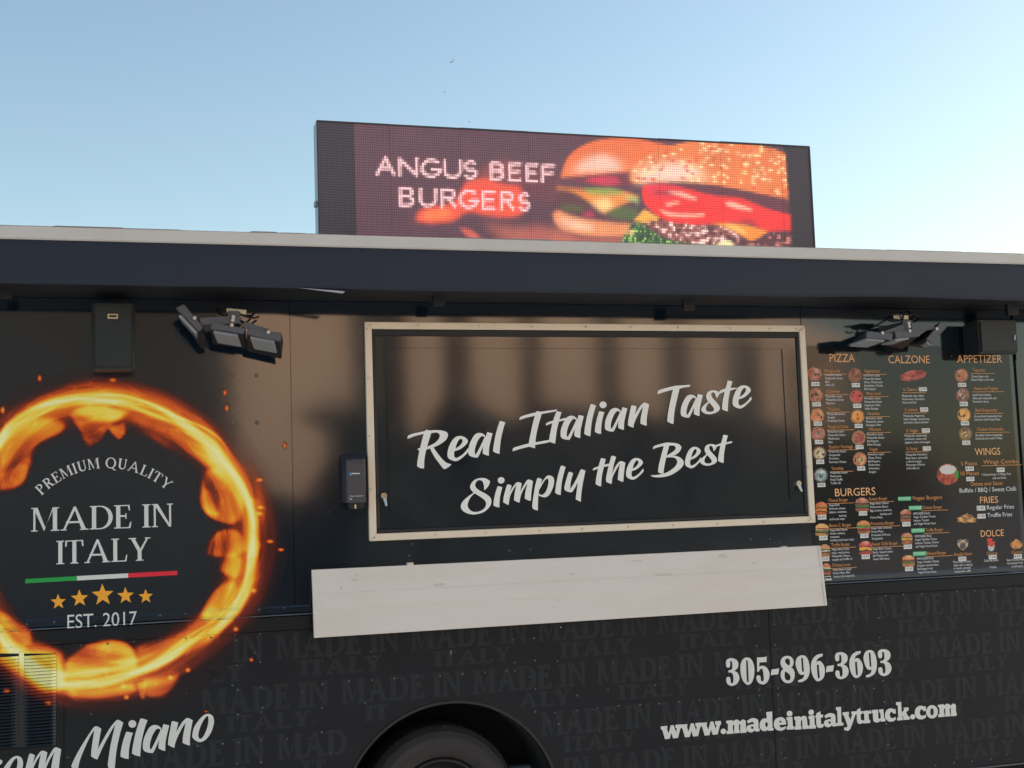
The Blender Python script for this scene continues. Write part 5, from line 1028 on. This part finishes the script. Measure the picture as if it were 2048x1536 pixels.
r_ = random.Random(4); mxs = [lx0 + (lx1 - lx0) * k / 7.5 for k in range(8)] + [lx1]
for k, (xa, xb) in enumerate(zip(mxs[:-1], mxs[1:])):                # the cabinet is made of modules that do not quite line up
    hh = r_.uniform(.001, .0045); MB().box(xa + .0006, xb - .0006, .0965, .13, lz1 - .003, lz1 + hh, bev=.0006).build('module_cap', M['cabd'], led)
    if k: MB().box(xa - .0003, xa + .0003, .0988, .0993, lz0 + .006, lz1 - .0035).build('module_joint', M['cabd'], led)

# ------------------------------------------------------------------ floodlights under the awning
def head(root, z, plate, lens, back, dp=.22, dl=.135, flip=False):
    """one lamp head: grey front plate, tilted lens below it, dark housing behind"""
    pl = [P(*z(p), dp) for p in plate]; ln = [P(*z(p), d) for p, d in zip(lens, (dp - .004, dp - .004, dl, dl))]
    h_ = MB().hull([q + Vector((0, dy, 0)) for q in pl for dy in (0, .012)], bev=.002, seg=2).build('front_plate', M['lamp'], root)
    bk = [P(*z(p), d) for p, d in back]
    hs = MB().hull([q + Vector((0, .013, 0)) for q in pl] + [q + Vector((0, .006, .006)) for q in ln] + bk, bev=.002).build('lamp_housing', M['lampd'], root)
    c = sum(ln, Vector()) / 4; nn = (ln[1] - ln[0]).cross(ln[3] - ln[0]).normalized()
    if nn.y > 0: nn = -nn
    q = [c + (p - c) * .92 + nn * .005 for p in ln] ; q2 = [p - nn * .012 for p in q]
    MB().hull(q + q2, bev=.0015).build('lens', M['lens'], hs)
    return h_
def flood(label, z, heads, screws, hub, arms, box_, cables, loc):
    root = empty('floodlight', loc); tag(root, label, 'floodlight', 'three-headed floodlights under the awning')
    for h_ in heads: head(root, z, *h_)
    hb = [P(*z(p), .205) for p in hub]
    br = MB().hull([q + Vector((0, dy, 0)) for q in hb for dy in (0, .02)], bev=.002)
    for a in arms: br.hull([P(*z(p), .212) + Vector((0, dy, 0)) for p in a for dy in (0, .008)])
    c = sum(hb, Vector()) / len(hb); br.hull([(c.x - .02, -.19, c.z - .015), (c.x + .02, -.19, c.z - .015), (c.x - .02, -.19, c.z + .02), (c.x + .02, -.19, c.z + .02), (c.x - .02, .0, c.z - .015), (c.x + .02, .0, c.z - .015), (c.x - .02, .0, c.z + .02), (c.x + .02, .0, c.z + .02)])
    br.build('bracket', M['lamp'], root)
    for s_ in screws:
        p = P(*z(s_), .226); MB().cyl((p.x, -.223, p.z), .0072, .007, n=12).build('screw', M['steel'], root)
    for bx in box_: MB().hull([P(*z(p), d) for p in bx for d in (.14, .185)], bev=.003).build('junction_box', M['cream'], root)
    for cb in cables: MB().tube([tuple(P(*z(p), d)) for p, d in cb], .004).build('cable', M['black'], root)
    return root
zl = xf(150, 590, 4.357); c0 = P(*zl((1370, 220)), .1)
flood('three-headed floodlight near the left speaker, its left head turned sideways', zl,
      [([(1190,235),(1480,290),(1475,340),(1180,295)], [(1195,312),(1425,350),(1462,450),(1235,412)], [((1490,300), .15), ((1200,260), .15), ((1500,470), .10), ((1200,430), .10)]),
       ([(1510,285),(1805,330),(1792,405),(1500,345)], [(1515,362),(1745,405),(1770,505),(1555,465)], [((1815,400), .15), ((1515,320), .15), ((1800,560), .10), ((1500,490), .10)]),
       ([(878,112),(950,80),(1115,282),(1078,320)], [(905,165),(1062,330),(1090,395),(935,225)], [((1120,290), .14), ((960,100), .14), ((1165,455), .09), ((1100,470), .10)])],
      [(1381,190),(1376,219),(1367,262),(1043,200),(1686,323)], [(1330,150),(1355,138),(1420,142),(1440,160),(1440,245),(1320,245)],
      [[(1090,200),(1330,185),(1440,190),(1480,245),(1300,250),(1100,260)], [(1430,215),(1520,250),(1700,300),(1690,330),(1480,290)]],
      [[(1320,113),(1495,130),(1490,172),(1318,152)]], [[((1240,120), .1), ((1255,160), .16), ((1300,180), .2), ((1340,170), .2)], [((1440,170), .19), ((1500,190), .17), ((1560,200), .12), ((1600,190), .05)], [((1420,150), .19), ((1480,180), .16), ((1540,180), .08), ((1560,160), .01)]], (c0.x, -.1, c0.z))
zr = xf(1620, 590, 4.785); c0 = P(*zr((935, 300)), .1)
flood('three-headed floodlight above the menu, its right head turned sideways', zr,
      [([(545,345),(795,368),(790,430),(540,408)], [(545,420),(730,432),(545,496),(365,486)], [((790,380), .15), ((560,360), .15), ((560,510), .06), ((360,495), .06)]),
       ([(810,345),(1050,335),(1056,395),(825,420)], [(820,432),(960,408),(790,466),(672,472)], [((1040,350), .15), ((830,360), .15), ((880,520), .06), ((680,480), .06)]),
       ([(1250,260),(1315,300),(1165,470),(1115,420)], [(1120,440),(1160,472),(1110,500),(1060,470)], [((1300,320), .14), ((1240,290), .14), ((900,480), .06), ((1100,510), .07)])],
      [(697,362),(948,270),(953,300),(958,342),(1216,323)], [(890,240),(975,240),(980,350),(890,350)],
      [[(905,275),(720,345),(720,365),(900,350)], [(970,275),(1225,305),(1215,330),(975,345)]],
      [[(795,190),(885,190),(862,236),(800,226)], [(900,190),(942,190),(942,240),(893,236)]], [[((735,220), .15), ((780,190), .2), ((850,180), .2), ((890,240), .19)], [((940,190), .19), ((1000,180), .19), ((1050,210), .16), ((1030,240), .1), ((990,260), .05)], [((935,155), .02), ((960,180), .1), ((1010,200), .17), ((980,240), .19)], [((750,245), .18), ((800,255), .2), ((860,245), .2)]], (c0.x, -.1, c0.z))

# ------------------------------------------------------------------ loudspeakers
A = P(182, 606, .15); B = P(271, 739, .15); sp = empty('loudspeaker', ((A.x + B.x) / 2, -.075, B.z)); tag(sp, 'upright black loudspeaker with gold badge above the flame ring', 'loudspeaker', 'loudspeakers under the awning')
MB().hull([(A.x + .012, -.15, B.z), (B.x - .012, -.15, B.z), (A.x, -.13, B.z), (B.x, -.13, B.z), (A.x + .02, -.012, B.z), (B.x - .02, -.012, B.z), (A.x + .012, -.15, A.z), (B.x - .012, -.15, A.z), (A.x, -.13, A.z), (B.x, -.13, A.z), (A.x + .02, -.012, A.z), (B.x - .02, -.012, A.z)], bev=.004, seg=2).build('case', M['spk2'], sp)
MB().box(A.x + .012, B.x - .012, -.158, -.1485, B.z + .008, A.z - .008, bev=.004, seg=2).build('grille', M['spk'], sp)
MB().box((A.x + B.x) / 2 - .03, (A.x + B.x) / 2 + .03, -.03, .0, B.z + .05, A.z - .05).build('wall_bracket', M['black'], sp)
p = P(225.5, 632.5, .16); bd = MB().box(p.x - .0190, p.x + .0190, -.1615, -.157, p.z - .0095, p.z + .0095, bev=.0012).build('badge', M['gold'], sp)
MB().box(p.x - .0130, p.x + .0140, -.1622, -.1614, p.z - .0042, p.z + .0042).build('badge_mark', M['black'], sp)
A = P(1955.5, 636, .15); B = P(2038, 708, .15); sp = empty('loudspeaker', ((A.x + B.x) / 2, -.075, B.z)); tag(sp, 'black loudspeaker lying on its side above the word appetizer', 'loudspeaker', 'loudspeakers under the awning')
MB().hull([(A.x, -.15, B.z + .004), (B.x - .004, -.15, B.z + .008), (A.x, -.13, A.z), (B.x, -.13, A.z), (A.x + .01, -.012, B.z + .015), (B.x - .01, -.012, B.z + .015), (A.x, -.15, A.z - .012), (B.x, -.15, A.z - .012), (A.x, -.13, B.z), (B.x, -.13, B.z), (A.x + .01, -.012, A.z - .02), (B.x - .01, -.012, A.z - .02)], bev=.005, seg=2).build('case', M['spk2'], sp)
MB().box(A.x + .006, B.x - .008, -.157, -.1485, B.z + .010, A.z - .014, bev=.004, seg=2).build('grille', M['spk'], sp)
MB().box((A.x + B.x) / 2 - .03, (A.x + B.x) / 2 + .03, -.03, .0, B.z + .03, A.z - .03).build('wall_bracket', M['black'], sp)
p = P(2029, 675, .158); bd = MB().hull([(p.x - .004, -.1605, p.z - .0125), (p.x + .003, -.1605, p.z - .0125), (p.x + .006, -.1605, p.z + .0125), (p.x - .001, -.1605, p.z + .0125), (p.x - .004, -.156, p.z - .0125), (p.x + .003, -.156, p.z - .0125), (p.x + .006, -.156, p.z + .0125), (p.x - .001, -.156, p.z + .0125)]).build('badge', M['cab'], sp)

# ------------------------------------------------------------------ hand sanitizer dispenser
zd = xf(670, 880, 9.6); dd = .10
hs = empty('sanitizer_dispenser', (P(708, 1010).x, 0, P(708, 1016, dd).z)); tag(hs, 'charcoal hand sanitizer dispenser on the wall left of the hatch', 'dispenser')
A = P(*zd((190, 355)), dd); B = P(*zd((632, 1195)), dd); T0 = P(*zd((185, 262)), .05).z; xr_ = B.x - .004
MB().hull([(A.x + .006, -dd, A.z - .006), (xr_ - .006, -dd, A.z - .006), (A.x + .004, -dd, B.z), (xr_ - .004, -dd, B.z), (A.x, -dd + .018, A.z), (xr_, -dd + .018, A.z), (A.x, -dd + .018, B.z), (xr_, -dd + .018, B.z), (A.x + .003, -.03, T0), (xr_ - .003, -.03, T0), (A.x + .002, .0, T0 - .005), (xr_ - .002, .0, T0 - .005), (A.x, 0, B.z), (xr_, 0, B.z)], bev=.005, seg=3).build('cover', M['disp'], hs, smooth=True)
C2 = P(*zd((400, 1320)), dd - .02); MB().hull([(A.x + .012, -dd + .008, B.z + .004), (xr_ - .004, -dd + .008, B.z + .004), (A.x + .016, -dd + .03, C2.z), (xr_ - .006, -dd + .03, C2.z), (A.x + .012, -.01, B.z + .004), (xr_ - .004, -.01, B.z + .004), (A.x + .016, -.01, C2.z), (xr_ - .006, -.01, C2.z)], bev=.004, seg=2).build('pump_base', M['black'], hs)
p = P(*zd((395, 1280)), dd - .012); MB().cyl((p.x, -dd + .018, p.z), .004, .016, axis=(0, 0, 1), n=10).build('nozzle', M['gold'], hs)
for k in range(4):
    c = [tuple(P(*zd((250 + 80 * k + 60 * t + 210 * t, 470 + 40 * k - 110 * math.sin(math.pi * (.15 + .55 * t)) + 40 * t)), dd + .0006)) for t in np.linspace(0, 1, 7)]
    c = [q for q in c if q[0] < xr_ - .008]
    if len(c) > 2: MB().tube(c, .0011, 5).build('embossed_line', M['disp'], hs)
S1 = Sheet(dd + .0012)
for k in range(9): S1.poly([[zd(q) for q in ((330 + 16.5 * k, 632), (342 + 16.5 * k, 632), (342 + 16.5 * k, 654), (330 + 16.5 * k, 654))]], sm=False)
S1.build('logo_mark', M['white'], hs)
S1 = Sheet(dd + .0012); S1.poly([[zd(q) for q in circ(300, 655, 26, 26, 10)]]); S1.poly([[zd(q) for q in ((300,628),(325,622),(322,652),(306,650))]]); S1.build('logo_drop', M['blue'], hs)
S1 = Sheet(dd + .0012); write(S1, 'Hand Sanitizer', *zd((292, 1090)), zd((545, 1090))[0], 2.7, italic=.2, dep=dd); S1.poly([[zd(q) for q in ((275,1100),(290,1125),(320,1132),(345,1128),(318,1143),(288,1136))]]); S1.build('front_lettering', M['text'], hs)

# ------------------------------------------------------------------ birds
def bird(px, py, dist, span, bank, label):
    d = (FW * FPX + (px - 1024) * RT - (py - 768) * UP).normalized(); loc = cam.matrix_world.translation + d * dist
    root = empty('bird', loc); tag(root, label, 'bird', 'birds high over the truck'); q = Matrix.Rotation(bank, 3, 'Y')
    def w(*p): return loc + q @ Vector(p) * span
    MB().sphere(loc, span * .09, (1, 2.4, .9), 8).build('body', M['bird'], root)
    for s_ in (-1, 1): MB().hull([w(s_ * .04, -.10, 0), w(s_ * .04, .10, .01), w(s_ * .26, .07, .12), w(s_ * .24, -.08, .12), w(s_ * .04, 0, -.02), w(s_ * .5, -.10, .06), w(s_ * .48, -.13, .055)]).build('wing', M['bird'], root)
bird(904.5, 123.5, 80, .42, -.75, 'dark bird in flight, highest and clearest speck in the sky')
bird(889, 184.5, 120, .34, .5, 'tiny bird in flight, the middle speck in the sky')
bird(938, 243, 130, .34, .2, 'tiny faint bird in flight just above the LED screen')
for me in list(bpy.data.meshes):
    if me.users == 0: bpy.data.meshes.remove(me)
